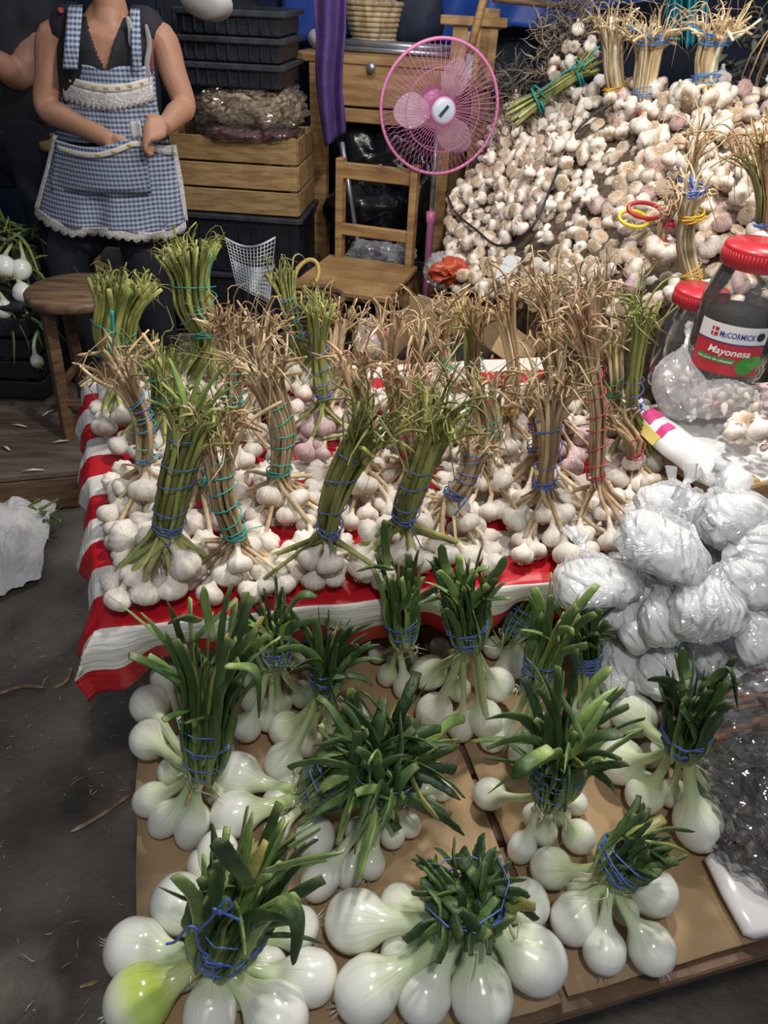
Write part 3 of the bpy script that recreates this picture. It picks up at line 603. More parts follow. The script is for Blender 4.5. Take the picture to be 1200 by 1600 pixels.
def onion_bunch(label, tie, top, bulbs, nl=16, L=1.0, droop=.3, spread=.5, lean=.05, lw=.0085, mats=('leaf', 'leaf', 'leaf', 'leaf_light'), yb=None, th=0.0, extra=(), tcol='blue', green=(), rbk=1.0, turns=(2, 2, 3), rn=.009, curl=0):
    bx = sum(q[0] for q in bulbs)/len(bulbs); by = sum(q[1] for q in bulbs)/len(bulbs)
    cs = []
    for q in bulbs:
        x, y, w_ = q[:3]; e = q[3] if len(q) > 3 else 1.0; h = q[4] if len(q) > 4 else 0.0
        p = P(x, y, CZ+.03)
        for _ in range(4): r = w_/2*depth(p)/F; p = P(x, y, CZ+.004+r+h)
        cs.append((p, r, e))
    ym = (sum(c[0].y for c in cs)/len(cs)) if yb is None else P(tie[0], yb, CZ).y
    tp = Q(tie[0], tie[1], ym)
    if tp.z < CZ+.05: tp = P(tie[0], tie[1], CZ+.05)
    te = Q(top[0], top[1], tp.y+lean); u = te-tp; Lb = u.length; u.normalize(); a, b = perp(u)
    t = thing('onion_bunch', label, 'onions', V((tp.x, tp.y, CZ)))
    for i, (p, r, e) in enumerate(cs):
        d = (tp-p); dl = d.length; d.normalize()
        o = (p-tp); o = (o-u*o.dot(u)); o = o.normalized()*.012 if o.length > 1e-4 else a*.01
        dd = (d+V((0, 0, -.10))).normalized()
        mb = MB(); onion_shape(mb, p, r, dd, tp+o, (u*.6+d*.4).normalized(), e, rn*U(.8, 1.1)*min(1.2, max(.65, r/.036)))
        mb.build('bulb', M['onion_green'] if i in green else M['onion'], t)
    nl = int(nl*1.4); L *= .90; lw *= .88; rb = lw*math.sqrt(nl)*.66*rbk; tight = .62 if spread < .8 else .42
    for i in range(nl):
        th_ = U(0, 6.28); rr = rb*math.sqrt(U(.02, 1)); o = a*math.cos(th_)*rr+b*math.sin(th_)*rr
        n = 18; ln = Lb*L*U(.72, 1.15); k = (o.normalized()+rv(.6)).normalized()
        bend = U(.1, 1.0)**1.5*spread; sw = rv(1); m1 = int(n*tight*U(.75, 1.15)); m1 = max(4, min(n-4, m1)); hd_ = ln*m1/(n-1)
        jj = rv(.004); pts = cat([tp-u*.012+o*.55, tp+u*hd_*.35+o*.95+jj, tp+u*hd_*.7+o*1.02-jj, tp+u*hd_+o*1.06], m1)
        st = ln/(n-1)*U(.9, 1.2); d = (u+o.normalized()*.08).normalized(); p = pts[-1]; kink = random.randrange(3) if curl or random.random() < .3 else -1
        for j in range(n-m1):
            f = (j+1)/(n-m1)
            d = (d+k*bend*.20+V((0, 0, -droop*U(.08, .35)*f))+sw*.10*curl+rv(.05+.12*curl)).normalized()
            if j == kink: d = (d+rv(.7)+V((0, 0, -.5*droop))).normalized()
            p = p+d*st; 
            if p.z < CZ+.012: p.z = CZ+.012
            pts.append(p.copy())
        w_ = lw*U(.65, 1.2); endc = random.random() < .65
        rad = [w_*np.interp(j/(n-1), (0, .2, .6, .9, 1), (.75, .95, 1.05, .85, .7) if endc else (.7, .95, 1, .55, .12))*U(.86, 1.1) for j in range(n)]
        mb = MB(); mb.sweep(pts, rad, 8, hint=(k+rv(.5)).normalized(), flat=U(.22, .42), lobes=lambda q, t2: 1-.35*max(0, math.cos(t2*1-PI/2))**4)
        mm = random.choice(mats) if random.random() > .035 else 'leaf_yellow'
        mb.build('leaf', M[mm], t)
    ax = [tp+u*(Lb*k/14) for k in range(15)]
    for s0, s1 in ((0, 1), (1, 3), (3, 5)):
        mb = MB(); mb.sweep(loops(ax[s0:s1+1], rb*(.62 if s0 == 0 else .86 if s0 == 1 else 1.0)+.002, random.choice(turns)), .0012, 4); mb.build('twine', M['tie_'+tcol], t)
    # dry skin shreds at the tie
    mb = MB()
    for q in range(8):
        s = tp+a*U(-1, 1)*rb*.8+b*U(-1, 1)*rb*.8-u*.005; mb.sweep(cat([s, s+rv(.012)-u*.012, s+rv(.03)-u*.02], 6), [.002, .0025, .002, .0015, .001, .0004], 4, hint=rv(), flat=.3)
    mb.build('skin_shreds', M['pale_stem'], t, kind='stuff')
    for pts, w_, mm in extra:
        q = cat([Q(x, y, tp.y+dy) for x, y, dy in pts], 12); mb = MB(); mb.sweep(q, [w_*np.interp(j/11, (0, .3, .8, 1), (.8, 1, .9, .3)) for j in range(12)], 8, hint=b, flat=.32); mb.build('leaf', M[mm], t)
    return t

ob = onion_bunch
DK = ('leaf_dark', 'leaf_dark', 'leaf'); MX = ('leaf', 'leaf_dark', 'leaf', 'leaf_light')
ob('large upright onion bunch at the left with a tall green top and long oval bulbs', (318, 1205), (332, 965),
   [(234, 1100, 62), (233, 1155, 62), (258, 1058, 48), (284, 1172, 50), (272, 1206, 52), (235, 1250, 52, 1.35), (259, 1280, 50, 1.6), (300, 1292, 54, 1.6), (345, 1175, 44), (340, 1240, 40)],
   34, 1.0, .25, .35, .02, .0085, rbk=1.0, yb=1290, extra=(([(335, 1000, -.02), (322, 950, -.03), (318, 915, -.03)], .0055, 'leaf_light'), ([(355, 1040, -.05), (400, 1050, -.06), (405, 1120, -.05)], .010, 'leaf'), ([(310, 970, 0), (285, 965, -.02), (262, 975, -.03)], .009, 'leaf')))
ob('onion bunch with short dark green leaves directly below the front edge of the cloth', (430, 1035), (422, 935),
   [(396, 1055, 46), (398, 1093, 46), (436, 1100, 42, 1.2), (473, 1085, 44), (465, 1027, 40), (386, 1137, 46), (420, 1125, 38)], 22, 1.0, .3, .9, .02, .0085, MX, yb=1150,
   extra=(([(430, 950, -.02), (432, 920, -.02), (430, 895, -.02)], .008, 'leaf'), ([(445, 960, -.01), (470, 930, -.02), (495, 932, -.02)], .008, 'leaf')))
ob('onion bunch with drooping dark leaves, second from the left under the cloth edge', (508, 1085), (518, 965),
   [(446, 1139, 54), (442, 1193, 62), (520, 1140, 44), (556, 1118, 42), (480, 1160, 46), (500, 1110, 36)], 20, 1.0, .6, .9, .02, .008, DK, yb=1190)
ob('onion bunch with stiff upright leaves and small long bulbs before the middle cloth edge', (630, 1000), (618, 880),
   [(606, 1055, 34, 1.4), (632, 1073, 36, 1.4), (590, 1022, 30), (655, 1050, 32, 1.2), (618, 1030, 30), (640, 1030, 30)], 26, 1.0, .05, .15, .0, .0078, ('leaf', 'leaf', 'leaf_light'), yb=1090,
   extra=(([(605, 890, 0), (602, 850, 0), (600, 812, 0)], .007, 'leaf'), ([(612, 890, -.01), (585, 885, -.03), (557, 893, -.04)], .009, 'leaf')))
ob('onion bunch with a cluster of hanging pear shaped bulbs in the centre behind', (733, 1003), (715, 890),
   [(670, 1051, 56, 1.2, .03), (678, 1112, 57, 1.1), (721, 1135, 44, 1.4), (759, 1125, 55, 1.3, .02), (778, 1070, 54, 1.2, .03), (716, 1077, 40, 1, .02), (687, 1012, 34), (769, 1155, 42), (705, 1050, 44)],
   32, 1.0, .2, .45, .0, .0082, MX, yb=1165, extra=(([(700, 900, 0), (692, 870, 0), (690, 850, 0)], .007, 'leaf'), ([(755, 915, 0), (780, 890, -.01), (790, 868, -.01)], .008, 'leaf')))
ob('onion bunch leaning right across the cloth edge with a dense dark top', (800, 990), (868, 878),
   [(804, 1036, 50), (830, 1012, 40), (772, 1012, 36), (788, 1050, 38)], 28, 1.0, .05, .12, .06, .0078, ('leaf', 'leaf', 'leaf_dark'), yb=1045)
ob('onion bunch with long white necks and yellow green leaves right of the centre', (830, 1075), (882, 935),
   [(813, 1178, 40, 1.6), (789, 1139, 38, 1.5), (846, 1132, 38, 1.4), (830, 1150, 36, 1.3), (860, 1160, 34)], 16, 1.05, .15, .5, .03, .0085, ('leaf_light', 'leaf', 'leaf_yellow', 'leaf_light'), yb=1190, rbk=1.1, rn=.011)
ob('small dark onion bunch with many blue twine turns beside the white bags', (918, 1045), (912, 955),
   [(930, 1095, 38), (905, 1105, 36), (945, 1120, 36), (915, 1130, 38)], 26, 1.0, .2, .4, .0, .007, DK, yb=1120, turns=(5, 6))
ob('onion bunch with broad bright green drooping leaves right of the middle', (858, 1245), (905, 1070),
   [(815, 1325, 44, 1.3), (850, 1300, 44), (905, 1308, 52), (764, 1240, 50), (873, 1272, 40), (835, 1275, 40), (900, 1255, 38)], 30, .95, .5, .8, .03, .0095, MX, yb=1330,
   extra=(([(905, 1100, -.03), (930, 1065, -.04), (955, 1045, -.05)], .012, 'leaf_light'), ([(890, 1180, -.05), (935, 1150, -.07), (975, 1148, -.08)], .010, 'leaf'), ([(860, 1170, -.07), (820, 1195, -.1), (800, 1215, -.1)], .010, 'leaf')))
ob('onion bunch standing at the right on the bare cardboard with a dark short top', (1064, 1172), (1095, 1060),
   [(990, 1116, 70, 1, .02), (970, 1190, 72), (1008, 1240, 64), (1052, 1240, 46), (1092, 1290, 76, 1.2), (1130, 1256, 54), (1107, 1188, 52), (1040, 1118, 34), (1015, 1180, 40)],
   30, 1.0, .2, .45, .0, .0085, DK, yb=1290, extra=(([(1100, 1075, 0), (1140, 1045, -.01), (1152, 1105, -.02)], .009, 'leaf'), ([(1070, 1080, 0), (1040, 1062, -.01), (1012, 1062, -.01)], .009, 'leaf_dark'), ([(1075, 1060, 0), (1068, 1035, 0), (1066, 1012, 0)], .007, 'leaf')))
ob('onion bunch lying at the lower right with leaves pointing right along the cardboard', (952, 1360), (1030, 1302),
   [(897, 1437, 76), (944, 1487, 68), (1019, 1484, 74), (1022, 1394, 74), (860, 1356, 64), (910, 1388, 52), (978, 1424, 42), (1018, 1345, 40)], 28, 1.05, .3, .5, .02, .0095, DK, yb=1430,
   extra=(([(1010, 1315, 0), (1045, 1320, -.01), (1078, 1335, -.01)], .008, 'leaf_yellow'), ([(1020, 1300, 0), (1050, 1295, 0), (1085, 1300, 0)], .007, 'leaf')))
ob('onion bunch with the biggest round bulbs and a wilted spreading top, bottom centre', (735, 1428), (718, 1310),
   [(553, 1439, 94), (570, 1549, 98), (661, 1558, 84), (753, 1558, 100), (837, 1501, 100), (819, 1413, 80), (623, 1413, 62), (627, 1492, 68), (700, 1497, 68), (770, 1475, 58), (690, 1440, 50)],
   46, .60, .8, 1.3, .03, .0110, ('leaf_dark', 'leaf', 'leaf', 'leaf_dark'), yb=1500, curl=1, rn=.012)
ob('onion bunch at the bottom left with one yellow green bulb and a blue bow', (338, 1490), (425, 1295),
   [(278, 1410, 88), (209, 1483, 92), (213, 1563, 100), (285, 1514, 64), (328, 1587, 86), (434, 1592, 98), (488, 1527, 82), (419, 1510, 60), (467, 1450, 66), (340, 1335, 66, 1.2), (318, 1350, 52), (375, 1550, 50)],
   40, .84, .35, .5, .03, .0105, MX, yb=1530, green=(2,), rn=.012, extra=(([(420, 1360, -.02), (470, 1345, -.04), (535, 1332, -.05)], .011, 'leaf_light'), ([(440, 1400, -.05), (465, 1440, -.07), (460, 1505, -.08)], .011, 'leaf_dark'), ([(390, 1380, 0), (350, 1330, -.03), (340, 1310, -.03)], .011, 'leaf_dark')))
ob('onion bunch lying down in the middle, its leaves stretched out to the right', (490, 1242), (640, 1130),
   [(369, 1210, 70), (365, 1272, 72), (450, 1222, 40), (493, 1312, 64), (430, 1255, 44), (430, 1300, 40)], 46, 1.0, .35, .6, .02, .0100, MX, yb=1262, rn=.011, curl=.3)
ob('onion bunch with a messy upright top and blue twine in the middle of the cardboard', (600, 1235), (615, 1120),
   [(547, 1362, 46, 1.2), (579, 1351, 46), (500, 1375, 58, 1.2), (612, 1305, 42), (585, 1285, 40), (665, 1240, 38), (690, 1235, 34), (640, 1290, 38), (560, 1300, 44)], 50, 1.0, .9, 1.2, .0, .0100, ('leaf', 'leaf_dark', 'leaf', 'leaf_light'), yb=1300, curl=.6)
# blue bow on the corner bunch
co = [o for o in bpy.data.objects if o.get('label', '').startswith('onion bunch at the bottom left')][0]
mb = MB()
for pts in ([(312, 1452), (330, 1435), (352, 1405), (362, 1415), (345, 1428), (335, 1420), (380, 1440)], [(312, 1452), (295, 1448), (275, 1470), (260, 1475)], [(306, 1450), (312, 1480), (330, 1500), (335, 1532)]):
    mb.sweep(cat([Q(x, y, co.location.y-.035) for x, y in pts], 26), .0017, 5)
mb.build('bow', M['tie_blue'], co)

# small round onions in a loose pile on the cloth
def small_mesh():
    mb = MB(); C = V((0, 0, 0)); onion_shape(mb, C, 1.0, V((0, 0, 1)), V((0, 0, 2.4)), V((0, 0, 1)), 1.0, .16, 12, 16)
    mb.v = mb.v[:16*19]; mb.f = [f for f in mb.f if max(f) < 16*19]; mb.t = mb.t[:16*19]; mb.a = mb.a[:16*19]
    o = mb.build('small_onion', M['onion']); me = o.data; bpy.data.objects.remove(o); return me
SM = small_mesh(); placed = []
for k in range(500):
    x, y = U(665, 735), U(575, 680); h = U(0, .03)
    p = P(x, y, TZ+.028+h)
    if all((p-q).length > .036 for q in placed) and len(placed) < 26:
        placed.append(p); o = put('small_onion', SM, None, p, spin((rv()+V((.2, .9, .2))).normalized()), U(.017, .021))
        tag(o, 'small round white onion in the loose pile between the garlic bunches', 'onion', 'small onions at the back of the striped table')

# ---------------------------------------------------------------- white powder bags heaped at the right
def blob(mb, c, X, Y, Z, rx, ry, rz, seed, amp, fq, nu=36, nv=20, e=.7, ridge=0, pinch=None, rfq=26):
    vs_, ts, as_ = [], [], []
    def sp(v, p): return math.copysign(abs(v)**p, v)
    for j in range(nv+1):
        ph = -PI/2+PI*j/nv
        for i in range(nu):
            th = 2*PI*i/nu
            x, y, z = sp(math.cos(ph), e)*sp(math.cos(th), e), sp(math.cos(ph), e)*sp(math.sin(th), e), sp(math.sin(ph), 1)
            q = V((x*rx*fq+seed*3.1, y*ry*fq, z*rz*fq)); k = 1+amp*noise.noise(q)
            if ridge: k += ridge*(.25-abs(noise.noise(V(((x*rx+y*ry*.4)*rfq*1.3, (y*ry-x*rx*.3)*rfq*.45+seed*7, z*rz*rfq)))))+ridge*.8*(abs(noise.noise(V((x*rx*rfq*.4+9, y*ry*rfq*.3+seed*5, z*rz*rfq*.4))))-.2)
            px, py, pz = x*rx*k, y*ry*k, z*rz*k
            if pinch and y > 0: f = 1-pinch*y**1.5; px *= f; pz *= f; py *= 1+.28*pinch*y*y
            vs_.append(c+X*px+Y*py+Z*pz); ts.append(j/nv); as_.append(i/nu)
    fs = [(j*nu+i, j*nu+(i+1) % nu, (j+1)*nu+(i+1) % nu, (j+1)*nu+i) for j in range(nv) for i in range(nu)]
    mb.add(vs_, fs, ts, as_)
def frame_of(rot, tilt):
    n = V((0, -math.sin(tilt), math.cos(tilt))); X = V((1, 0, 0)); Y = n.cross(X)
    return X*math.cos(rot)+Y*math.sin(rot), Y*math.cos(rot)-X*math.sin(rot), n
def powder_bag(label, x, y, z, w_, h_, rot, seed, tilt=.55, th=.62, group=None, film='film', content='powder', cat_='bag', tuft=True):
    c = P(x, y, z); s = depth(c)/F; X, Y, N_ = frame_of(R(rot), tilt)
    rx, ry = w_/2*s, h_/2*s; rz = min(rx, ry)*th
    t = thing('powder_bag', label, cat_, V((c.x, c.y, c.z-rz)), group)
    mb = MB(); blob(mb, c-Y*ry*.06, X, Y, N_, rx*.92, ry*.88, rz*.92, seed, .30, 15, 48, 28, .85, .16, rfq=46); mb.build('powder', M[content], t)
    mb = MB(); blob(mb, c, X, Y, N_, rx*1.02, ry*1.02, rz*1.04, seed, .30, 15, 76, 48, .85, .26, .40, rfq=60)
    if tuft:
        p = c+Y*ry*1.1
        for k in range(3):
            d = (Y+X*U(-.8, .8)+N_*U(-.2, .7)).normalized(); mb.sweep([p, p+d*.012, p+d*.026+rv(.006), p+d*.045+rv(.01)], [.006, .005, .010, .014], 7, flat=.25)
    mb.build('plastic_film', M[film], t, False)
    return t
g_ = 'white powder bags in the lower layers of the heap'
for a in (('large smooth white powder bag lying across the top of the bag heap', 1040, 850, .80, 150, 105, -25, 1, .45, .5),
          ('white powder bag under the wooden crate, behind the large smooth bag', 1062, 800, .80, 140, 80, -12, 2, .5, .6),
          ('shiny white powder bag in front of the crate at the far right back', 1145, 802, .82, 120, 90, 18, 3, .5, .6),
          ('half visible white powder bag at the right photo edge, below the crate', 1190, 858, .79, 85, 110, 60, 4, .5, .6),
          ('wrinkled clear bag of white powder lying on the bare cloth beside the garlic', 930, 905, .735, 120, 100, 15, 5, .35, .5),
          ('flat empty-looking end of a white bag below the wrinkled clear one', 960, 955, .68, 100, 66, -10, 6, .5, .5),
          ('upright white pouch with a rounded top in the middle of the heap', 1035, 965, .70, 66, 92, 5, 7, .8, .6),
          ('small white pouch leaning left of the upright rounded pouch', 992, 985, .66, 52, 64, 20, 8, .7, .6),
          ('big crinkled white bag with two lumps right of the upright pouch', 1108, 945, .735, 110, 120, -20, 9, .6, .6),
          ('white powder bag with blue grey folds, above the big crinkled one', 1160, 905, .76, 86, 96, 15, 10, .6, .6),
          ('bright white bag right of the big crinkled bag', 1175, 985, .70, 70, 100, 10, 11, .7, .6),
          ('lowest white bag of the heap, next to the dark onion bunch', 972, 1040, .58, 90, 100, -15, 12, .6, .6),
          ('white bag at the foot of the heap behind the right onion bunch', 1040, 1050, .60, 90, 86, 8, 13, .6, .6),
          ('clear greyish bag with white powder in its bottom, right of the onion leaves', 1160, 1068, .60, 110, 90, 10, 14, .5, .6)):
    powder_bag(*a[:8], *a[8:])
for k, (x, y, z) in enumerate(((1000, 905, .70), (1085, 885, .70), (1120, 1010, .60), (1150, 850, .72), (1000, 1000, .58), (1090, 970, .60), (1185, 930, .66), (1060, 1000, .58), (1200, 1020, .58), (1010, 830, .74))):
    powder_bag('white powder bag half buried among the others in the bag heap', x, y, z, 110, 95, U(-40, 40), 30+k, .5, .6, g_)
for k in range(7):
    c = Cc(.62+.16*(k % 4), .40+.14*(k//4), .52); mb = None
    t = thing('powder_bag', 'white powder bag half buried among the others in the bag heap', 'bag', c-V((0, 0, .06)), g_)
    X, Y, N_ = frame_of(U(0, 3), .1); mb = MB(); blob(mb, c, X, Y, N_, .08, .075, .055, 50+k, .2, 16, 24, 14); mb.build('powder', M['powder'], t)
    mb = MB(); blob(mb, c, X, Y, N_, .088, .085, .058, 50+k, .2, 16, 30, 18, .7, .2); mb.build('plastic_film', M['film'], t, False)

# dark bags at the lower right
M['chile'] = mat('dark_dried_chilli', (.016, .010, .009), (.055, .035, .030), 30, rough=.35, bump=.5, bscale=60)
M['cinnamon'] = mat('cinnamon_bark', (.10, .042, .016), (.28, .135, .055), 20, (1, 1, .1), .7, .3, 80, rand=.2)
def pods_bag(label, x, y, z, w_, h_, rot, seed, n, cm_):
    c = P(x, y, z); s = depth(c)/F; X, Y, N_ = frame_of(R(rot), .35); rx, ry = w_/2*s, h_/2*s; rz = .045
    t = thing('chilli_bag', label, 'bag', V((c.x, c.y, c.z-rz)))
    mb = MB()
    for k in range(n):
        a, r = U(0, 6.3), math.sqrt(random.random())*.86; p = c+X*math.cos(a)*r*rx+Y*math.sin(a)*r*ry+N_*(U(-.6, .6)*rz*(1-r*.6))
        d = (X*U(-1, 1)+Y*U(-1, 1)+N_*U(-.25, .25)).normalized(); L = U(.016, .03)
        mb.sweep(cat([p-d*L, p-d*L*.3+rv(.006), p+d*L*.4+rv(.006), p+d*L], 7), [.003, .009, .011, .012, .011, .008, .002], 6, flat=.55)
    mb.build('dried_chillies', cm_, t, kind='stuff')
    mb = MB(); blob(mb, c, X, Y, N_, rx*1.04, ry*1.04, rz*1.25, seed, .2, 14, 64, 36, .7, .40, rfq=42); mb.build('cellophane', M['film_dark'], t, False)
pods_bag('cellophane bag of dark dried chillies right of the right-hand onion bunch', 1175, 1270, .52, 150, 210, 20, 3, 150, M['chile'])
pods_bag('cellophane bag of dark dried chillies behind, up against the white bags', 1125, 1150, .54, 110, 90, -20, 5, 80, M['chile'])
cb_ = thing('cinnamon_bag', 'clear bag of brown cinnamon sticks at the right photo edge', 'bag', P(1190, 1125, .56))
c = P(1190, 1120, .60)
for k in range(16):
    p = c+V((U(-.03, .06), U(-.03, .05), .012*(k % 4)-.02)); d = V((1, U(-.1, .45), U(-.05, .15))).normalized(); L = U(.05, .075)
    mb = MB(); mb.sweep([p-d*L, p-d*L*.3+rv(.002), p+d*L*.4, p+d*L], .0065*U(.8, 1.2), 8, flat=.8); mb.build('cinnamon_stick', M['cinnamon'], cb_)
X, Y, N_ = frame_of(.3, .4); mb = MB(); blob(mb, c, X, Y, N_, .10, .075, .055, 8, .2, 14, 48, 28, .8, .3, rfq=40); mb.build('cellophane', M['film_dark'], cb_, False)
sl = thing('white_slab_bag', 'long milky white plastic packet beside the chilli bag on the cardboard', 'packet', P(1165, 1385, CZ))
a_, b__ = P(1128, 1330, .48), P(1200, 1462, .475); d = (b__-a_)
mb = MB(); mb.sweep([a_, a_.lerp(b__, .06), a_.lerp(b__, .5), a_.lerp(b__, .94), b__], [.02, .034, .036, .034, .022], 20, hint=V((1, 0, 0)), flat=.42)
mb.build('milky_plastic', mat('milky_plastic', (.62, .60, .60), (.72, .70, .70), 8, rough=.22, coat=.4), sl)

# ---------------------------------------------------------------- crate with sack, cloves and jar
KZ = .845
k0, k1 = P(1000, 642, KZ), P(1172, 758, KZ); kx = (k1-k0); kx.z = 0; KL = kx.length; kx.normalize(); ky = V((-kx.y, kx.x, 0))
if ky.x < 0: ky = -ky
Rk = Matrix((kx, ky, V((0, 0, 1)))).transposed()
def K(a, b, z): p = k0+kx*a+ky*b; return V((p.x, p.y, z))
print('crate', k0, k1, KL)
kr = thing('wooden_crate', 'wooden crate with a white sack over its rim, right of the garlic table', 'crate', K(KL/2, .2, .46))
KW = .44
for z in (KZ-.035, KZ-.115, KZ-.195, KZ-.275, KZ-.345):
    for b in (0, KW):
        mb = MB(); mb.box(K(KL/2, b, z), (KL, .012, .068), Rk); mb.build('slat', M['wood_x'], kr, False)
    for a in (0, KL):
        mb = MB(); mb.box(K(a, KW/2, z), (.012, KW, .068), Rk); mb.build('slat', M['wood_x'], kr, False)
for a in (.02, KL-.02):
    for b in (.02, KW-.02):
        mb = MB(); mb.box(K(a, b, KZ-.19), (.03, .03, .38), Rk); mb.build('corner_post', M['wood_x'], kr, False)
mb = MB(); mb.box(K(KL/2, KW/2, KZ-.375), (KL, KW, .012), Rk); mb.build('bottom_board', M['wood_x'], kr, False)
ks = thing('crate_stand', 'dark upturned crate holding up the wooden crate', 'crate', K(KL/2, KW/2, 0))
for z in (.07, .19, .31, .42):
    for b in (.02, KW-.02): mb = MB(); mb.box(K(KL*.26, b, z), (KL*.5, .014, .085), Rk); mb.build('slat', M['wood_dark'], ks, False)
    for a in (.02, KL*.5): mb = MB(); mb.box(K(a, KW/2, z), (.014, KW-.07, .085), Rk); mb.build('slat', M['wood_dark'], ks, False)
def sackw(u, v):
    a = -.03+(KL+.06)*u; b = -.028+(KW+.05)*v
    z = KZ-.015+.022*noise.noise(V((a*8, b*8, 1)))
    if b < .02: z = KZ+.012-max(0, -.0-b)*(.9+.35*math.sin(a*7))+.006*noise.noise(V((a*20, b*20, 2)))
    if a > KL-.01: z -= (a-KL+.01)*1.5
    return K(a, b - (.02*math.sin(a*9) if b < 0 else 0), z)
sk2 = thing('white_sack', 'white printed sack spread over the wooden crate under the garlic cloves', 'sack', K(KL/2, .2, KZ))
mb = MB(); mb.grid(sackw, 50, 40); mb.build('sack_cloth', M['sack'], sk2, mods=[SOLID(.002)])
for nm, col, u0, u1, v0, v1 in (('pink_print', (.72, .05, .25), .14, .24, .035, .085), ('yellow_print', (.70, .56, .16), .03, .36, .0, .03), ('dark_print', (.05, .05, .07), .22, .34, .10, .125), ('pink_print', (.72, .05, .25), .31, .37, .03, .06)):
    mb = MB(); mb.grid(lambda u, v: sackw(u0+(u1-u0)*u, v0+(v1-v0)*v)+V((0, 0, .0025))-ky*.0015, 8, 5); mb.build(nm, mat(nm, col, rough=.5), sk2)

def clove_mesh():
    mb = MB(); mb.sweep(cat([V((-1, 0, 0)), V((-.4, 0, .12)), V((.3, 0, .1)), V((1.1, 0, -.15))], 9), [.12, .36, .48, .52, .5, .42, .28, .13, .04], 8, flat=.8)
    o = mb.build('garlic_clove', M['garlic_purple']); me = o.data; bpy.data.objects.remove(o); return me
CL = clove_mesh(); cl2 = CL.copy(); cl2.materials.clear(); cl2.materials.append(M['garlic'])
n_ = 0; placed = []
for k in range(6000):
    if n_ >= 150: break
    a, b = U(.06, KL+.06), U(.06, KW-.03); p = K(a, b, KZ+.005+U(0, .03)+.04*math.sin(PI*min(1, max(0, b/KW)))*(1 if a > .1 else .4))
    if any((p-q).length < .019 for q in placed): continue
    placed.append(p); n_ += 1
    o = put('garlic_clove', random.choice((CL, cl2)), None, p, Quaternion(rv().normalized(), U(0, 6)), U(.013, .018))
    tag(o, 'loose garlic clove spread on the white sack in the crate', 'garlic clove', 'loose garlic cloves on the white sack')
for k, (x, y, r, lab) in enumerate(((1175, 660, .034, 'big white garlic bulb on the sack near the crate rim, root up'), (1150, 690, .020, 'small garlic bulb half hidden by the crate rim'), (1195, 690, .026, 'garlic bulb at the photo edge on the white sack'))):
    p = P(x, y, KZ+.05); o = put('garlic_bulb', random.choice(GB), None, p, spin(V((-.2, .5, .5 if k else -.7)).normalized()), r); tag(o, lab, 'garlic')
def clove_bag(label, x, y, z, w_, h_, rot, seed, n):
    c = P(x, y, z); s = depth(c)/F; X, Y, N_ = frame_of(R(rot), .8); rx, ry = w_/2*s, h_/2*s; rz = rx*.6
    t = thing('clove_bag', label, 'bag', V((c.x, c.y, c.z-rz)))
    for k in range(n):
        a, r = U(0, 6.3), math.sqrt(random.random())*.8; p = c-Y*ry*.2+X*math.cos(a)*r*rx*.95+Y*math.sin(a)*r*ry*.75+N_*U(-.5, .7)*rz*(1-.5*r)
        put('garlic_clove', random.choice((CL, cl2)), t, p, Quaternion(rv().normalized(), U(0, 6)), U(.012, .017))
    mb = MB(); blob(mb, c, X, Y, N_, rx, ry, rz, seed, .2, 16, 50, 30, .85, .26, .72, rfq=36)
    p = c+Y*ry*1.2
    for k in range(4):
        d = (Y*1.2+X*U(-.5, .5)).normalized(); mb.sweep([p-Y*.01, p+d*.015, p+d*.03+rv(.004), p+d*.045+rv(.008)], [.008, .006, .009, .012], 7, flat=.3)
    mb.build('plastic_film', M['film'], t, False)
clove_bag('clear knotted bag of peeled garlic cloves left of the jar', 1066, 600, .90, 88, 110, -8, 2, 46)
clove_bag('open clear bag of garlic cloves in front of the jar base', 1120, 622, .89, 110, 60, 10, 4, 40)

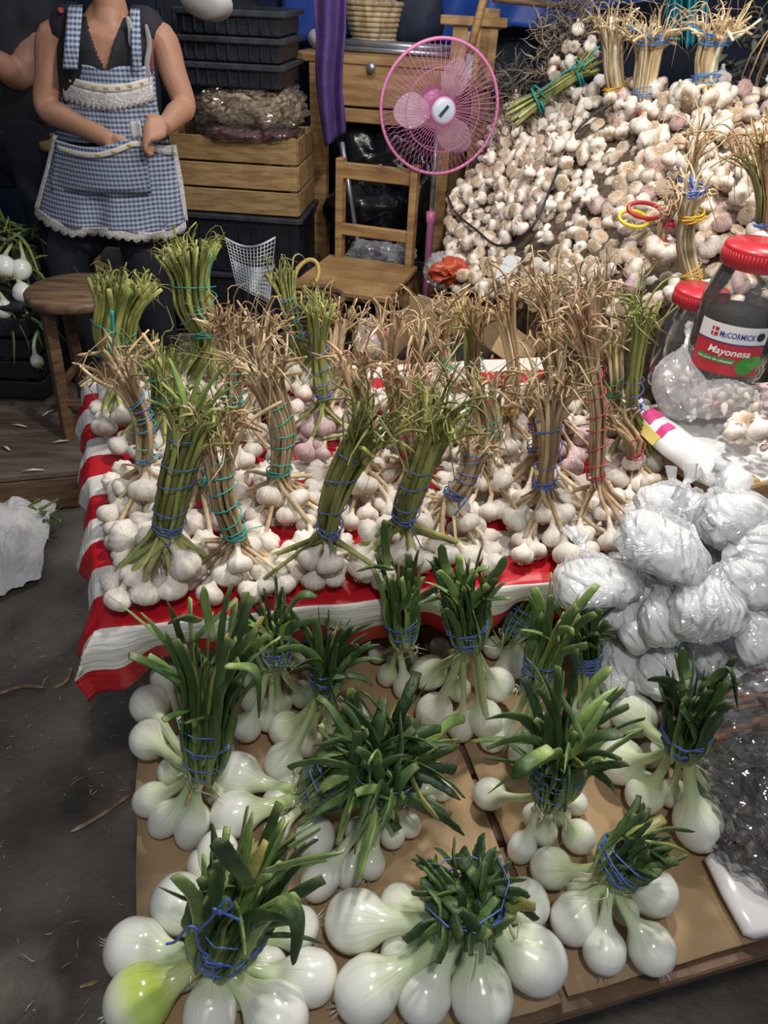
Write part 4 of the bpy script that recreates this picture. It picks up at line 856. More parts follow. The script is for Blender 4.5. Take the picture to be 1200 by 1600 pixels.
M['jar'] = film_mat('clear_jar_plastic', .05, 1.5, .04, 0, 1)
M['pepper'] = mat('dark_peppercorns', (.016, .015, .017), (.085, .078, .08), 160, rough=.6, bump=.8, bscale=170, detail=2)
def jar(label, x, y, depth_, s=1.0, full=True, yaw=0):
    c = D(x, y, depth_); t = thing('plastic_jar', label, 'jar', c); up = V((0, 0, 1))
    H = .235*s; Rj = .079*s
    prof = [(Rj*.86, 0), (Rj*.97, .006*s), (Rj, .018*s), (Rj, .14*s), (Rj*.97, .155*s), (Rj*.80, .20*s), (Rj*.76, .212*s), (Rj*.76, .232*s)]
    mb = MB(); mb.rev(c, prof, 48, close=False); mb.rev(c, [(.001, .001), (Rj*.86, .001)], 48, close=False); mb.build('jar_body', M['jar'], t)
    mb = MB(); mb.rev(c, [(Rj*.80, .205*s+.012*s), (Rj*.83, .22*s), (Rj*.83, .250*s), (Rj*.80, .256*s), (.001, .256*s)], 60)
    for k in range(60):
        a = 2*PI*k/60; p = c+V((math.cos(a), math.sin(a), 0))*Rj*.832; mb.bar(p+up*.222*s, p+up*.247*s, .003*s, .002*s, V((math.cos(a), math.sin(a), 0)), 0)
    mb.build('lid', M['red_pl'], t)
    if not full: return t
    mb = MB(); mb.rev(c, [(Rj*.84, .004), (Rj*.955, .02), (Rj*.955, .118), (Rj*.90, .124), (.001, .126)], 40); mb.build('peppercorns', M['pepper'], t, kind='stuff')
    # label
    view = math.atan2(EYE.y-c.y, EYE.x-c.x)+yaw
    def wrap(u, z, o): a = view+u/Rj; return c+V((math.cos(a)*(Rj+o), math.sin(a)*(Rj+o), z))
    def patch(name, u0, u1, z0, z1, col, o, par, curve=0, n=24):
        mb = MB(); mb.grid(lambda u, v: wrap(u0+(u1-u0)*u, z0+(z1-z0)*v+(curve*(1-v)*math.sin(u*PI) if curve else 0), o), n, 6); return mb.build(name, mat(name, col, rough=.35), par)
    lab = patch('paper_label', -.075, .062, .022, .122, (.84, .84, .85), .0006, t)
    patch('red_band', -.075, .062, .022, .086, (.52, .03, .05), .0010, lab)
    patch('blue_line', -.075, .062, .085, .0875, (.03, .05, .25), .0013, lab)
    patch('green_strip', -.062, .012, .046, .056, (.03, .30, .06), .0014, lab)
    patch('emblem', -.047, -.033, .096, .113, (.55, .03, .06), .0013, lab)
    patch('emblem_bar', -.0425, -.0405, .096, .113, (.85, .85, .85), .0016, lab); patch('emblem_bar', -.047, -.033, .1035, .1055, (.85, .85, .85), .0016, lab)
    for (u, z, r, col) in ((.034, .044, .019, (.05, .30, .045)), (.050, .052, .014, (.10, .42, .08)), (.046, .104, .0085, (.03, .03, .05))):
        mb = MB(); vs_ = [wrap(u, z, .0018)]+[wrap(u+math.cos(q*PI/12)*r, z+math.sin(q*PI/12)*r, .0018) for q in range(24)]
        mb.add(vs_, [(0, 1+q, 1+(q+1) % 24) for q in range(24)]); mb.build('lime_print' if col[1] > .1 else 'seal_print', mat('print', col, rough=.4), lab)
    def text(name, s_, u0, z0, size, col, shear=0, wid=None):
        cu = bpy.data.curves.new(name, 'FONT'); cu.body = s_; cu.size = size; cu.shear = shear; cu.resolution_u = 3; cu.offset = size*.018
        to = bpy.data.objects.new(name, cu); COL.objects.link(to); bpy.context.view_layer.update()
        me = bpy.data.meshes.new_from_object(to.evaluated_get(bpy.context.evaluated_depsgraph_get())); bpy.data.objects.remove(to)
        bm = bmesh.new(); bm.from_mesh(me)
        mw_ = max(v.co.x for v in bm.verts); k = wid/mw_ if wid else 1
        for v in bm.verts: v.co = wrap(u0+v.co.x*k, z0+v.co.y, .0020)-c
        bm.to_mesh(me); bm.free(); me.materials.clear(); me.materials.append(mat(name, col, rough=.4))
        o = bpy.data.objects.new(name, me); COL.objects.link(o); o.parent = lab
    text('lettering', 'McCORMICK', -.030, .0975, .0155, (.02, .05, .30), 0, .066)
    text('lettering', 'Mayonesa', -.044, .0635, .020, (.86, .85, .82), .2, .080)
    text('lettering', 'con Jugo de Limones', -.060, .0485, .0070, (.86, .88, .80), .15, .068)
    return t
jar('big clear jar of dark peppercorns with a red lid and red label', 1126, 578, 1.53, 1.0, True, .10)
jar('second jar behind, only its flat red lid showing left of the labelled jar', 1055, 600, 1.66, .85, False)

# ---------------------------------------------------------------- tall garlic mound
CTRL = [[(680, 440, 2.75), (800, 455, 2.35), (900, 470, 2.08), (1020, 470, 1.88), (1130, 450, 1.80), (1270, 430, 1.75)],
        [(702, 330, 2.98), (800, 330, 2.58), (900, 330, 2.28), (1020, 320, 2.04), (1130, 310, 1.95), (1270, 300, 1.90)],
        [(735, 235, 3.18), (815, 225, 2.84), (900, 215, 2.52), (1020, 210, 2.22), (1130, 205, 2.14), (1270, 195, 2.10)],
        [(770, 190, 3.32), (850, 140, 3.10), (925, 140, 2.75), (1010, 135, 2.46), (1110, 128, 2.34), (1270, 120, 2.30)]]
CW = [[D(*q) for q in r] for r in CTRL]
def mound(u, v):
    rows = [cat(r, 61)[min(60, int(u*60))].lerp(cat(r, 61)[min(60, int(u*60)+1)], u*60-int(u*60)) for r in CW]
    s = v*3; i = min(2, int(s)); c = cat(rows, 31); k = v*30; j = min(29, int(k)); p = c[j].lerp(c[j+1], k-j)
    return p
NU, NV = 90, 60
MG = [[mound(i/(NU-1), j/(NV-1)) for i in range(NU)] for j in range(NV)]
def mnorm(i, j):
    a = MG[j][min(i+1, NU-1)]-MG[j][max(i-1, 0)]; b = MG[min(j+1, NV-1)][i]-MG[max(j-1, 0)][i]; n = a.cross(b).normalized()
    return n if n.z > 0 else -n
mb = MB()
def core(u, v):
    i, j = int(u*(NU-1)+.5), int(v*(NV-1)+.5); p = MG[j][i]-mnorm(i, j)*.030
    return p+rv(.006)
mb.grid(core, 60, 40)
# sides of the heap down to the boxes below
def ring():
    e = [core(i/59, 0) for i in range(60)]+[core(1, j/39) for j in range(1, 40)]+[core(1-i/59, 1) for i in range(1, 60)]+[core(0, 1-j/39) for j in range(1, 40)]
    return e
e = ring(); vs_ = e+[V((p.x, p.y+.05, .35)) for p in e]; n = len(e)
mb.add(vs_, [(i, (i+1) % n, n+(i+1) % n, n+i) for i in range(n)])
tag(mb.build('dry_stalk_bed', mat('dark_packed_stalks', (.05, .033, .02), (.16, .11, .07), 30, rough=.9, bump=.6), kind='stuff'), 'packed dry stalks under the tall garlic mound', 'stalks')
mt = thing('wooden_bench', 'dark wooden bench under the tall garlic mound', 'bench', V((1.1, 2.5, 0)))
for k in range(6):
    mb = MB(); mb.box(V((1.15, 1.95+.22*k, .33)), (1.75, .2, .04)); mb.build('plank', M['wood_dark'], mt, False)
for x in (.4, 1.9):
    for y in (1.95, 2.95): mb = MB(); mb.box(V((x, y, .155)), (.07, .07, .31)); mb.build('leg', M['wood_dark'], mt, False)
cells = {}; spots = []
def near(p, d):
    k = (int(p.x//.06), int(p.y//.06), int(p.z//.06))
    return any((p-q).length < d for a in (-1, 0, 1) for b in (-1, 0, 1) for c in (-1, 0, 1) for q in cells.get((k[0]+a, k[1]+b, k[2]+c), ()))
for tr in range(60000):
    i, j = random.randrange(NU), random.randrange(NV); nn = mnorm(i, j)
    p = MG[j][i].lerp(MG[min(j+1, NV-1)][min(i+1, NU-1)], random.random()); lump = noise.noise(p*5.5)
    p = p+nn*(lump*.050+U(-.014, .010)); sz = .041 if p.x < .60 else .045
    if noise.noise(p*4+V((7, 3, 1))) < -.55: continue
    if near(p, sz): continue
    cells.setdefault((int(p.x//.06), int(p.y//.06), int(p.z//.06)), []).append(p); spots.append((p, nn, sz*U(.54, .70)))
print('mound bulbs', len(spots))
def project(p):
    l = ROT.transposed() @ (p-EYE); return (600+F*l.x/-l.z, 800-F*l.y/-l.z)
under = []
for tr in range(16000):
    i, j = random.randrange(NU), random.randrange(NV); nn = mnorm(i, j); p = MG[j][i]+rv(.01)-nn*.012+nn*noise.noise(MG[j][i]*5.5)*.05
    if near(p, .030): continue
    cells.setdefault((int(p.x//.06), int(p.y//.06), int(p.z//.06)), []).append(p); under.append((p-nn*.014, nn, .022))
print('under', len(under))
spots.sort(key=lambda q: -q[2]/depth(q[0])*(1 if -30 < project(q[0])[0] < 1225 else .01))
far = MB()
for k, (p, nn, r) in enumerate(spots+under):
    d = (-nn+V((U(-.9, .9), U(-.6, .9), U(-.9, .5)))).normalized()      # roots towards the viewer, necks into the heap
    if random.random() < .22: d = (rv()+nn*.3).normalized()
    me = random.choice(GD if random.random() < .6 else GB) if random.random() > .06 else random.choice(GP)
    if k < 300:
        o = put('garlic_bulb', me, None, p, spin(d), r); tag(o, 'white garlic bulb heaped loosely in the tall mound at the back', 'garlic', 'garlic bulbs of the tall mound')
    else:
        q = spin(d).to_matrix(); b0 = len(far.v)
        vs_ = [p+q @ (v.co*r) for v in me.vertices]; far.add(vs_, [tuple(f.vertices) for f in me.polygons], [x.value for x in me.attributes['t'].data], None)
tag(far.build('garlic_bulbs', M['garlic_dusty'], kind='stuff'), 'smaller far garlic bulbs covering the left side and the top of the mound', 'garlic')

def top_bunch(label, base, tie, top, dep, n, Rr, stalk, tiec, ns, sr=.0045, br=.026, fray=1.0, wild=1.0, turns=(2,), span=.12, cut=False, lean=0.0, ties=()):
    b = D(base[0], base[1], dep); t_ = Q(tie[0], tie[1], b.y); tp = Q(top[0], top[1], b.y+lean)
    bl = [[b.x+math.cos(a)*Rr*U(.7, 1.1), b.y+math.sin(a)*Rr*U(.6, 1), b.z+U(-.01, .02), br*U(.85, 1.15)] for a in [2*PI*i/n+U(-.2, .2) for i in range(n)]]
    q = dict(label=label, b=b, t=t_, tp=tp, bl=bl, stalk=stalk, tiec=tiec, ns=ns, cut=cut, me=GB, z=b.z-.03, sr=sr, turns=turns, fray=fray, group=None, wild=wild, span=span)
    t = build_bunch(q)
    for f, cname in ties:
        c = t_.lerp(tp, f); u = (tp-t_).normalized(); rb = sr*math.sqrt(ns)*1.0
        mb = MB(); mb.sweep(loops([c-u*.006, c, c+u*.008], rb*1.12, 4), .0022, 5); k = perp(u)[0]
        mb.sweep(cat([c-V((0, rb, 0)), c+k*rb*1.3+V((0, -.01, .02)), c+k*rb*2.2+V((0, -.01, .035))], 8), .0022, 5); mb.build('twine', M['tie_'+cname], t)
    return t
PS = ['straw', 'straw', 'pale_stem']
top_bunch('pale straw garlic bundle with an orange tie standing on top of the mound', (968, 165), (962, 140), (955, 35), 2.50, 8, .06, PS, 'yellow', 32, .0068, wild=1.3)
top_bunch('straw garlic bundle with bright blue ties next to the orange-tied bundle', (1002, 175), (1006, 152), (1022, 50), 2.42, 8, .06, PS, 'bluecord', 34, .0070, wild=1.3, ties=((.9, 'bluecord'),))
top_bunch('pale straw garlic bundle with blue ties at the top right, big bulbs below it', (1092, 160), (1104, 122), (1124, 40), 2.28, 12, .10, PS, 'bluecord', 34, .0070, .032, wild=1.3, ties=((.75, 'bluecord'),))
top_bunch('knotted straw garlic bundle with a yellow band hanging before the mound, above the jar', (1078, 470), (1082, 432), (1082, 292), 1.72, 8, .06, PS, 'yellow', 24, .0046, fray=.6, wild=.8, ties=((.68, 'yellow'), (.95, 'blue')))
top_bunch('dark brown dry garlic bundle at the right photo edge above the jar', (1195, 385), (1192, 350), (1182, 225), 1.80, 8, .06, ['brown_straw', 'olive'], 'blue', 26, .0048, wild=1.5)
top_bunch('thin straw stalks with a blue tie standing in the middle of the mound', (1058, 345), (1062, 318), (1084, 222), 1.92, 6, .05, ST, 'blue', 12, .0042, wild=1.2, ties=((.4, 'blue'),))
top_bunch('short straw stalks with a red twine left of the yellow-banded bundle', (1030, 400), (1036, 380), (1056, 318), 1.86, 6, .05, RD, 'red', 10, .0042, wild=.8, ties=((.5, 'red'),))
# lying green bundle with teal ribbon
gl = thing('garlic_bunch', 'green stalked garlic bundle lying on the mound top, tied with a teal ribbon', 'garlic', D(865, 150, 2.85))
p0, p1 = D(800, 182, 2.88), D(925, 100, 2.78); u = (p1-p0).normalized(); a_, b_2 = perp(u)
for k in range(30):
    th = U(0, 6.28); rr = .05*math.sqrt(random.random()); o = a_*math.cos(th)*rr+b_2*math.sin(th)*rr*.6
    mb = MB(); mb.sweep(cat([p0+o*1.5+u*U(-.02, .02), p0.lerp(p1, .4)+o*.8, p0.lerp(p1, .8)+o*.7, p1+o*1.6+u*U(-.03, .03)], 9), .0055, 6, flat=.8); mb.build('stalk', M[random.choice(OL)], gl)
mb = MB(); mb.sweep(loops([p0.lerp(p1, .30), p0.lerp(p1, .36)], .05, 2), .004, 5); mb.sweep(loops([p0.lerp(p1, .80), p0.lerp(p1, .86)], .046, 2), .004, 5)
mb.sweep(cat([p0.lerp(p1, .33)-u*.02+V((0, -.05, .03)), p0.lerp(p1, .6)+V((0, -.055, .05)), p0.lerp(p1, .83)+V((0, -.05, .03)), p0.lerp(p1, .95)+V((.02, -.05, .07))], 14), .007, 6, flat=.35); mb.build('ribbon', M['tie_teal'], gl)
for k in range(14):
    p = p0.lerp(p1, U(.55, 1.0))+V((U(-.06, .06), U(0, .06), U(.03, .11))); put('bulb', random.choice(GD), gl, p, spin(rv().normalized()), U(.022, .027))
# dry tangles at the back of the mound
M['grey_dry'] = mat('grey_dry_leaf', (.16, .125, .095), (.36, .30, .23), 30, rough=.85, rand=.2)
def tangle(label, x, y, dep, w_, h_, n, m_, wdt=.003):
    c = D(x, y, dep); s = dep/F; mb = MB()
    for k in range(n):
        p = c+V((U(-.5, .5)*w_*s, U(-.08, .08), U(-.5, .5)*h_*s)); d = V((U(-1, 1), U(-.6, .3), U(-.3, 1))).normalized(); q = [p]
        for j in range(5): d = (d+rv(.6)).normalized(); q.append(q[-1]+d*U(.014, .026))
        mb.sweep(cat(q, 10), [wdt*f for f in (.6, .9, 1, 1, 1, .9, .8, .6, .4, .15)], 4, hint=rv(), flat=.4)
    tag(mb.build('dry_garlic_tops', M[m_], kind='stuff'), label, 'dry stalks')
tangle('grey dry root tangle beside the slatted wood, left of the mound top', 795, 165, 3.22, 95, 110, 260, 'grey_dry')
tangle('brown dry leaf tangle under the green ribboned bundle', 830, 200, 2.98, 120, 50, 140, 'brown_straw')
tangle('curled pale dry leaves at the top of the mound before the blue tarp', 870, 85, 2.95, 60, 80, 170, 'grey_dry', .0045)
tangle('brown dry tops at the upper edge of the photo between mound and tarp', 905, 25, 2.85, 70, 90, 200, 'grey_dry')
dkl = thing('leaf_bunch', 'dark grey green leafy bunch at the upper right corner', 'herbs', D(1180, 150, 2.6))
M['bay'] = mat('dark_dry_leaf', (.030, .034, .030), (.085, .092, .075), 12, rough=.55, rand=.4)
for k in range(120):
    c = D(U(1120, 1235), U(15, 205), U(2.5, 2.75)); d = V((U(-1, 1), U(-.6, .2), U(-.8, .5))).normalized(); h = rv(); L = U(.022, .036)
    mb = MB(); mb.sweep([c-d*L, c-d*L*.4+h*.002, c+d*L*.3, c+d*L], [.002, .012, .011, .001], 6, hint=h, flat=.12); mb.build('leaf', M['bay'], dkl)
for k in range(6):
    mb = MB(); p = D(U(1140, 1200), 205, 2.62); mb.sweep(cat([p, p+V((U(-.06, .06), 0, .2)), p+V((U(-.12, .12), 0, .42))], 8), .003, 5); mb.build('stem', M['brown_straw'], dkl)

def mound_at(x, y, off=.035):
    best = min(((project(MG[j][i])[0]-x)**2+(project(MG[j][i])[1]-y)**2, i, j) for j in range(0, NV, 2) for i in range(0, NU, 2))
    return D(x, y, depth(MG[best[2]][best[1]])-off)
mb = MB(); mb.sweep(cat([mound_at(x, y, .05) for x, y in ((697, 300), (712, 332), (745, 360), (775, 383), (805, 378), (835, 350), (862, 290), (880, 245), (905, 200), (945, 168), (985, 150))], 60), .0042, 7)
tag(mb.build('black_cable', M['black']), 'thin black cable looping across the garlic mound', 'cable')
scs = thing('scissors', 'pair of scissors with red and yellow handles lying on the mound', 'scissors', mound_at(1000, 338, .05))
c = mound_at(1000, 335, .06)
for nm, (x, y), mm, sx in (('red_handle', (1008, 329), 'red_pl', 1.15), ('yellow_handle', (990, 342), None, 1.0)):
    q = mound_at(x, y, .065); mb = MB(); pts = [q+V((math.cos(2*PI*k/24)*.040*sx, math.sin(2*PI*k/24)*.016, math.sin(2*PI*k/24)*.016-.004*math.cos(2*PI*k/24))) for k in range(25)]
    mb.sweep(pts, .0055, 8); mb.build(nm, M[mm] if mm else mat('yellow_plastic', (.75, .60, .04), rough=.35), scs)
for k in (0, 1):
    a_, b__ = mound_at(1030, 338+4*k, .06), mound_at(1062, 352-8*k, .05); mb = MB(); mb.bar(a_, b__, .010, .002); mb.build('blade', M['metal'], scs, False)
mb = MB(); p = mound_at(1006, 178, .05); mb.rev(p, [(.002, -.018), (.012, -.013), (.018, 0), (.012, .013), (.002, .018)], 20); tag(mb.build('red_ball', mat('red_clay', (.55, .11, .06), rough=.5)), 'small round orange red ball among the bulbs below the blue-tied bundle', 'ball')

# ---------------------------------------------------------------- behind: desk, chair, fan, crates
def frame2(p, q):
    x = q-p; x.z = 0; L = x.length; x.normalize(); y = V((-x.y, x.x, 0)); return x, y, L, Matrix((x, y, V((0, 0, 1)))).transposed()
d0, d1 = Q(484, 88, 3.86), Q(708, 112, 3.72); DX, DY, DL, RD_ = frame2(d0, d1); DT = d0.z
print('desk top z', DT, d1.z, DL)
def K2(a, b, z): p = d0+DX*a+DY*b; return V((p.x, p.y, z))
dk = thing('wooden_desk', 'tall pine desk with one drawer behind the chair and the fan', 'desk', K2(DL/2, .25, 0))
def wbox(nm, par, c, s, Rm, m_='wood', b=.004): mb = MB(); mb.box(c, s, Rm, b); return mb.build(nm, M[m_], par, False)
wbox('desk_top', dk, K2(DL/2-.035, .27, DT+.0), (DL+.07, .60, .035), RD_)
dz = lambda y: Q(560, y, 3.8).z
dr = wbox('drawer', dk, K2(DL/2+.03, -.012, (dz(94)+dz(166))/2), (DL-.14, .022, dz(94)-dz(166)), RD_)
p = K2(DL/2-.03, -.026, dz(103)); mb = MB(); mb.rev(p, [(.010, 0), (.020, .012), (.021, .022), (.012, .030), (.001, .032)], 20, -DY); mb.build('knob', M['metal'], dr)
wbox('rail', dk, K2(DL/2, .0, (dz(170)+dz(192))/2), (DL, .03, dz(170)-dz(192)), RD_)
for a in (.04, DL-.02):
    for b in (.0, .5): wbox('leg', dk, K2(a, b, DT/2-.01), (.075, .055, DT-.02), RD_)
wbox('side_panel', dk, K2(.02, .25, DT-.17), (.018, .48, .30), RD_); wbox('back_panel', dk, K2(DL/2, .5, DT-.17), (DL, .018, .30), RD_)
wbox('shelf', dk, K2(DL/2, .25, .16), (DL, .5, .025), RD_)
for k in range(8):
    a_, b__ = K2(.05+.01*k, .12+.045*(k % 5), DT+.032+.022*(k//5)), K2(DL-.02-.02*(k % 3), .10+.045*(k % 5), DT+.032+.022*(k//5))
    mb = MB(); mb.sweep([a_, a_.lerp(b__, .5), b__], .011, 10); tag(mb.build('metal_tube', M['metal']), 'grey metal tube lying lengthwise on the desk top', 'tube', 'grey metal tubes on the desk')
p = K2(-.02, .15, DT+.06); mb = MB(); mb.sweep([p, p+V((.06, .25, 0))], .038, 16); mb.sweep([p+V((0, -.005, 0)), p+V((0, .01, 0))], .026, 16)
tag(mb.build('paper_roll', M['paper']), 'rolled grey paper end on the left corner of the desk', 'roll')

s0, s1 = Q(519, 400, 3.33), Q(648, 420, 3.22); CX_, CY_, CLn, RC_ = frame2(s0, s1); SZ = .5*(s0.z+s1.z)
print('chair seat', s0, s1, SZ, CLn)
ch = thing('wooden_chair', 'plain pine chair with a two-rail open back in front of the desk', 'chair', V((s0.x, s0.y, 0)))
def Kc(a, b, z): p = s0+CX_*a+CY_*b; return V((p.x, p.y, z))
cz = lambda y: Q(580, y, 3.30).z
zt = cz(252)
for a in (.03, CLn-.03):
    mb = MB(); mb.bar(Kc(a, 0, 0), Kc(a, .03, zt), .055, .030, V((CX_.x, CX_.y, 0))); mb.build('back_post', M['wood'], ch, False)
    mb = MB(); mb.bar(Kc(a, -.36, 0), Kc(a, -.36, SZ-.02), .045, .04, V((CX_.x, CX_.y, 0))); mb.build('leg', M['wood'], ch, False)
wbox('top_rail', ch, Kc(CLn/2, .025, cz(271)), (CLn-.08, .022, cz(258)-cz(284)), RC_); wbox('lower_rail', ch, Kc(CLn/2, .012, cz(362)), (CLn-.08, .022, cz(353)-cz(371)), RC_)
for k in range(3): wbox('seat_board', ch, Kc(CLn/2-.01, -.33+.145*k, SZ-.012), (CLn+.03, .142, .024), RC_)
for a, b, a2, b2 in ((.03, -.36, CLn-.03, -.36), (.03, 0, CLn-.03, 0), (.03, 0, .03, -.36), (CLn-.03, 0, CLn-.03, -.36)):
    mb = MB(); mb.bar(Kc(a, b, SZ*.4), Kc(a2, b2, SZ*.4), .022, .035); mb.build('stretcher', M['wood'], ch, False)

# fan
fc = D(687, 170, 2.86); fd = (V((.20, -1, .02))).normalized(); fx = fd.cross(V((0, 0, 1))).normalized(); fu = fx.cross(fd)
FR = .232
fn = thing('pedestal_fan', 'pink pedestal fan with clear pink blades in front of the desk', 'fan', V((fc.x, fc.y+.10, 0)))
def fp(r, a, o): return fc+fx*(math.cos(a)*r)+fu*(math.sin(a)*r)+fd*o
M['pinkwire'] = mat('pink_guard_wire', (.62, .22, .42), rough=.4)
def hoop(r, o, th, nm='guard_ring', m_='pink'):
    mb = MB(); mb.sweep([fp(r, 2*PI*k/72, o) for k in range(73)], th, 8, cap=False); mb.build(nm, M[m_], fn)
hoop(FR, .0, .0065); hoop(FR*.62, .052, .0016, m_='pinkwire'); hoop(FR*.62, -.052, .0016, m_='pinkwire'); hoop(.045, .062, .004)
mb = MB()
for k in range(66):
    a = 2*PI*k/66
    mb.sweep([fp(.042, a, .062), fp(FR*.5, a+.08, .062), fp(FR*.8, a+.14, .040), fp(FR, a+.17, .004)], .0011, 4)
    mb.sweep([fp(.06, a, -.070), fp(FR*.5, a-.05, -.066), fp(FR*.8, a-.08, -.042), fp(FR, a-.1, -.004)], .0011, 4)
mb.build('guard_wires', M['pinkwire'], fn, kind='stuff')
mb = MB(); mb.rev(fc+fd*.056, [(.044, 0), (.044, .010), (.038, .014), (.001, .015)], 32, fd); mb.build('hub_cap', mat('pale_badge', (.62, .70, .80), rough=.3), fn)
mb = MB(); mb.bar(fc+fd*.073+fx*.016-fu*.018, fc+fd*.073-fx*.016+fu*.018, .012, .002, fd); mb.build('badge', mat('dark_badge', (.03, .06, .10), rough=.3), fn, False)
mb = MB(); mb.rev(fc+fd*.0, [(.030, -.02), (.038, 0), (.036, .03), (.001, .034)], 28, fd); mb.build('hub', M['pink'], fn)
for k in range(3):
    a0 = R(112)+2*PI*k/3
    def bl(u, v):
        r = .034+(.185-.034)*v; wd_ = (.32+1.02*math.sin(PI*min(1, .12+v*.86))**.8)*(.5 if v < .05 else 1)*.62
        a = a0+(u-.42)*wd_*1.5*(1-.18*v); return fp(r*(1-.06*(2*u-1)**2*v), a, .026-.052*u+.01*v)
    mb = MB(); mb.grid(bl, 14, 14); mb.build('blade', M['blade'], fn, mods=[SOLID(.003)])
mb = MB(); mb.rev(fc-fd*.06, [(.03, 0), (.062, .01), (.066, .06), (.055, .12), (.03, .145), (.001, .15)], 28, -fd); mb.build('motor', M['pink'], fn)
pb_ = V((fc.x, fc.y+.10, 0)); ztop = fc.z
mb = MB(); mb.sweep([pb_+V((0, 0, .62)), pb_+V((0, 0, ztop))], .011, 12); mb.build('upper_pole', M['metal'], fn)
zk = Q(663, 330, pb_.y).z
mb = MB(); mb.sweep([pb_, pb_+V((0, 0, zk-.05)), pb_+V((0, 0, zk-.04)), pb_+V((0, 0, zk))], [.016, .016, .021, .021], 16); mb.build('lower_pole', M['pink'], fn)
mb = MB(); mb.rev(pb_, [(.125, 0), (.125, .012), (.10, .022), (.04, .034), (.02, .07), (.001, .07)], 36); mb.build('base', M['pink'], fn)

# crates at the back left
def slat_crate(name, label, p, L, Dp, z0, z1, Rm, X, Y, n, m_, gap=.008):
    t = thing(name, label, 'crate', V((p.x, p.y, z0))); h = (z1-z0)/n
    for k in range(n):
        z = z0+h*(k+.5)
        for b in (0, Dp): wbox('slat', t, V((p.x, p.y, 0))+X*(L/2)+Y*b+V((0, 0, z)), (L, .012, h-gap), Rm, m_)
        for a in (0, L): wbox('slat', t, V((p.x, p.y, 0))+X*a+Y*(Dp/2)+V((0, 0, z)), (.012, Dp-.02, h-gap), Rm, m_)
    for a in (.02, L-.02):
        for b in (.02, Dp-.02): wbox('corner_post', t, V((p.x, p.y, 0))+X*a+Y*b+V((0, 0, (z0+z1)/2)), (.028, .028, z1-z0), Rm, m_)
    wbox('bottom_board', t, V((p.x, p.y, 0))+X*L/2+Y*Dp/2+V((0, 0, z0+.01)), (L, Dp, .01), Rm, m_)
    return t
b0, b1 = Q(278, 330, 3.45), Q(466, 336, 3.40); BX, BY, BLn, RB = frame2(b0, b1); bz = lambda y: Q(400, y, 3.42).z
z_b, z_t = bz(336), bz(214)
slat_crate('wooden_crate', 'wooden slat crate standing behind the woman in the apron', b0, BLn, .36, z_b, z_t, RB, BX, BY, 3, 'wood_x')
def plastic_crate(label, p, L, Dp, z0, h, slots=True, rim=True):
    t = thing('plastic_crate', label, 'crate', V((p.x, p.y, z0))); q0 = V((p.x, p.y, 0))
    for nm, c, s in (('front_panel', q0+BX*L/2, (L, .012, h)), ('back_panel', q0+BX*L/2+BY*Dp, (L, .012, h)), ('side_panel', q0+BY*Dp/2, (.012, Dp, h)), ('side_panel', q0+BX*L+BY*Dp/2, (.012, Dp, h))):
        wbox(nm, t, c+V((0, 0, z0+h/2)), s, RB, 'black')
    wbox('bottom_panel', t, q0+BX*L/2+BY*Dp/2+V((0, 0, z0+.01)), (L, Dp, .012), RB, 'black')
    for z in (h-.012,):
        wbox('rim', t, q0+BX*L/2+V((0, 0, z0+z))-BY*.012, (L+.03, .03, .022), RB, 'crate_rim'); wbox('rim', t, q0+BX*L+BY*Dp/2+V((0, 0, z0+z))+BX*.012, (.03, Dp+.03, .022), RB, 'crate_rim')
    for k in range(9):
        wbox('rib', t, q0+BX*(L*(k+.5)/9)+V((0, 0, z0+h*.45))-BY*.008, (.010, .012, h*.75), RB, 'black')
    return t
M['crate_rim'] = mat('worn_black_plastic', (.03, .034, .042), (.055, .06, .07), 20, rough=.4)
bx0 = Q(372, 390, 3.44); Lb = BLn*.56
hb = (z_b-PZ)/2
for k in (1, 0): plastic_crate(('lower black plastic crate of the two under the wooden slat crate', 'black slotted plastic crate directly under the wooden slat crate')[k], b0+BX*(BLn*.02), BLn*.97, .36, PZ+.002+hb*k, hb-.004)
zc = bz(138)
for k in range(3):
    plastic_crate(('lowest of the three black crates nested on the clear sack', 'middle one of the three black nested crates at the upper left', 'topmost of the three black nested crates at the upper left')[k], b0+BX*(BLn*.16+.004*k), BLn*.72, .36, zc+.0+k*(bz(98)-bz(138)), bz(98)-bz(138)-.004)
plastic_crate('black plastic crate farther back behind the woman\'s shoulder', b0+BX*(-.14)+BY*.40, .45, .34, zc-.1, .42)
def soft_bag(nm, label, x, y, yy, w_, h_, dp, m_, film, seed, n=0, cm_=None):
    c = Q(x, y, yy); s = depth(c)/F; t = thing(nm, label, 'bag', V((c.x, c.y, c.z-h_/2*s)))
    X, Y, Z = BX, BY, V((0, 0, 1))
    mb = MB(); blob(mb, c, X, Y, Z, w_/2*s*.95, dp*.95, h_/2*s*.95, seed, .12, 14, 40, 20, .6, .08); mb.build('contents', M[m_], t)
    mb = MB(); blob(mb, c, X, Y, Z, w_/2*s, dp, h_/2*s*1.02, seed, .12, 14, 60, 34, .6, .22, rfq=40); mb.build('plastic_film', M[film], t, False)
M['nuts'] = mat('shelled_nuts', (.20, .13, .075), (.52, .40, .26), 60, rough=.6, bump=.9, bscale=70, detail=2)
M['beans'] = mat('dark_red_beans', (.075, .018, .022), (.20, .06, .07), 60, rough=.4, bump=.9, bscale=65, detail=2)
soft_bag('nut_sack', 'clear plastic sack of pale dried goods on top of the wooden crate', 392, 166, 3.56, 168, 68, .17, 'nuts', 'film_dark', 2)
soft_bag('bean_sack', 'clear bag of dark red beans squeezed under the pale sack', 390, 204, 3.50, 150, 26, .13, 'beans', 'film_dark', 4)

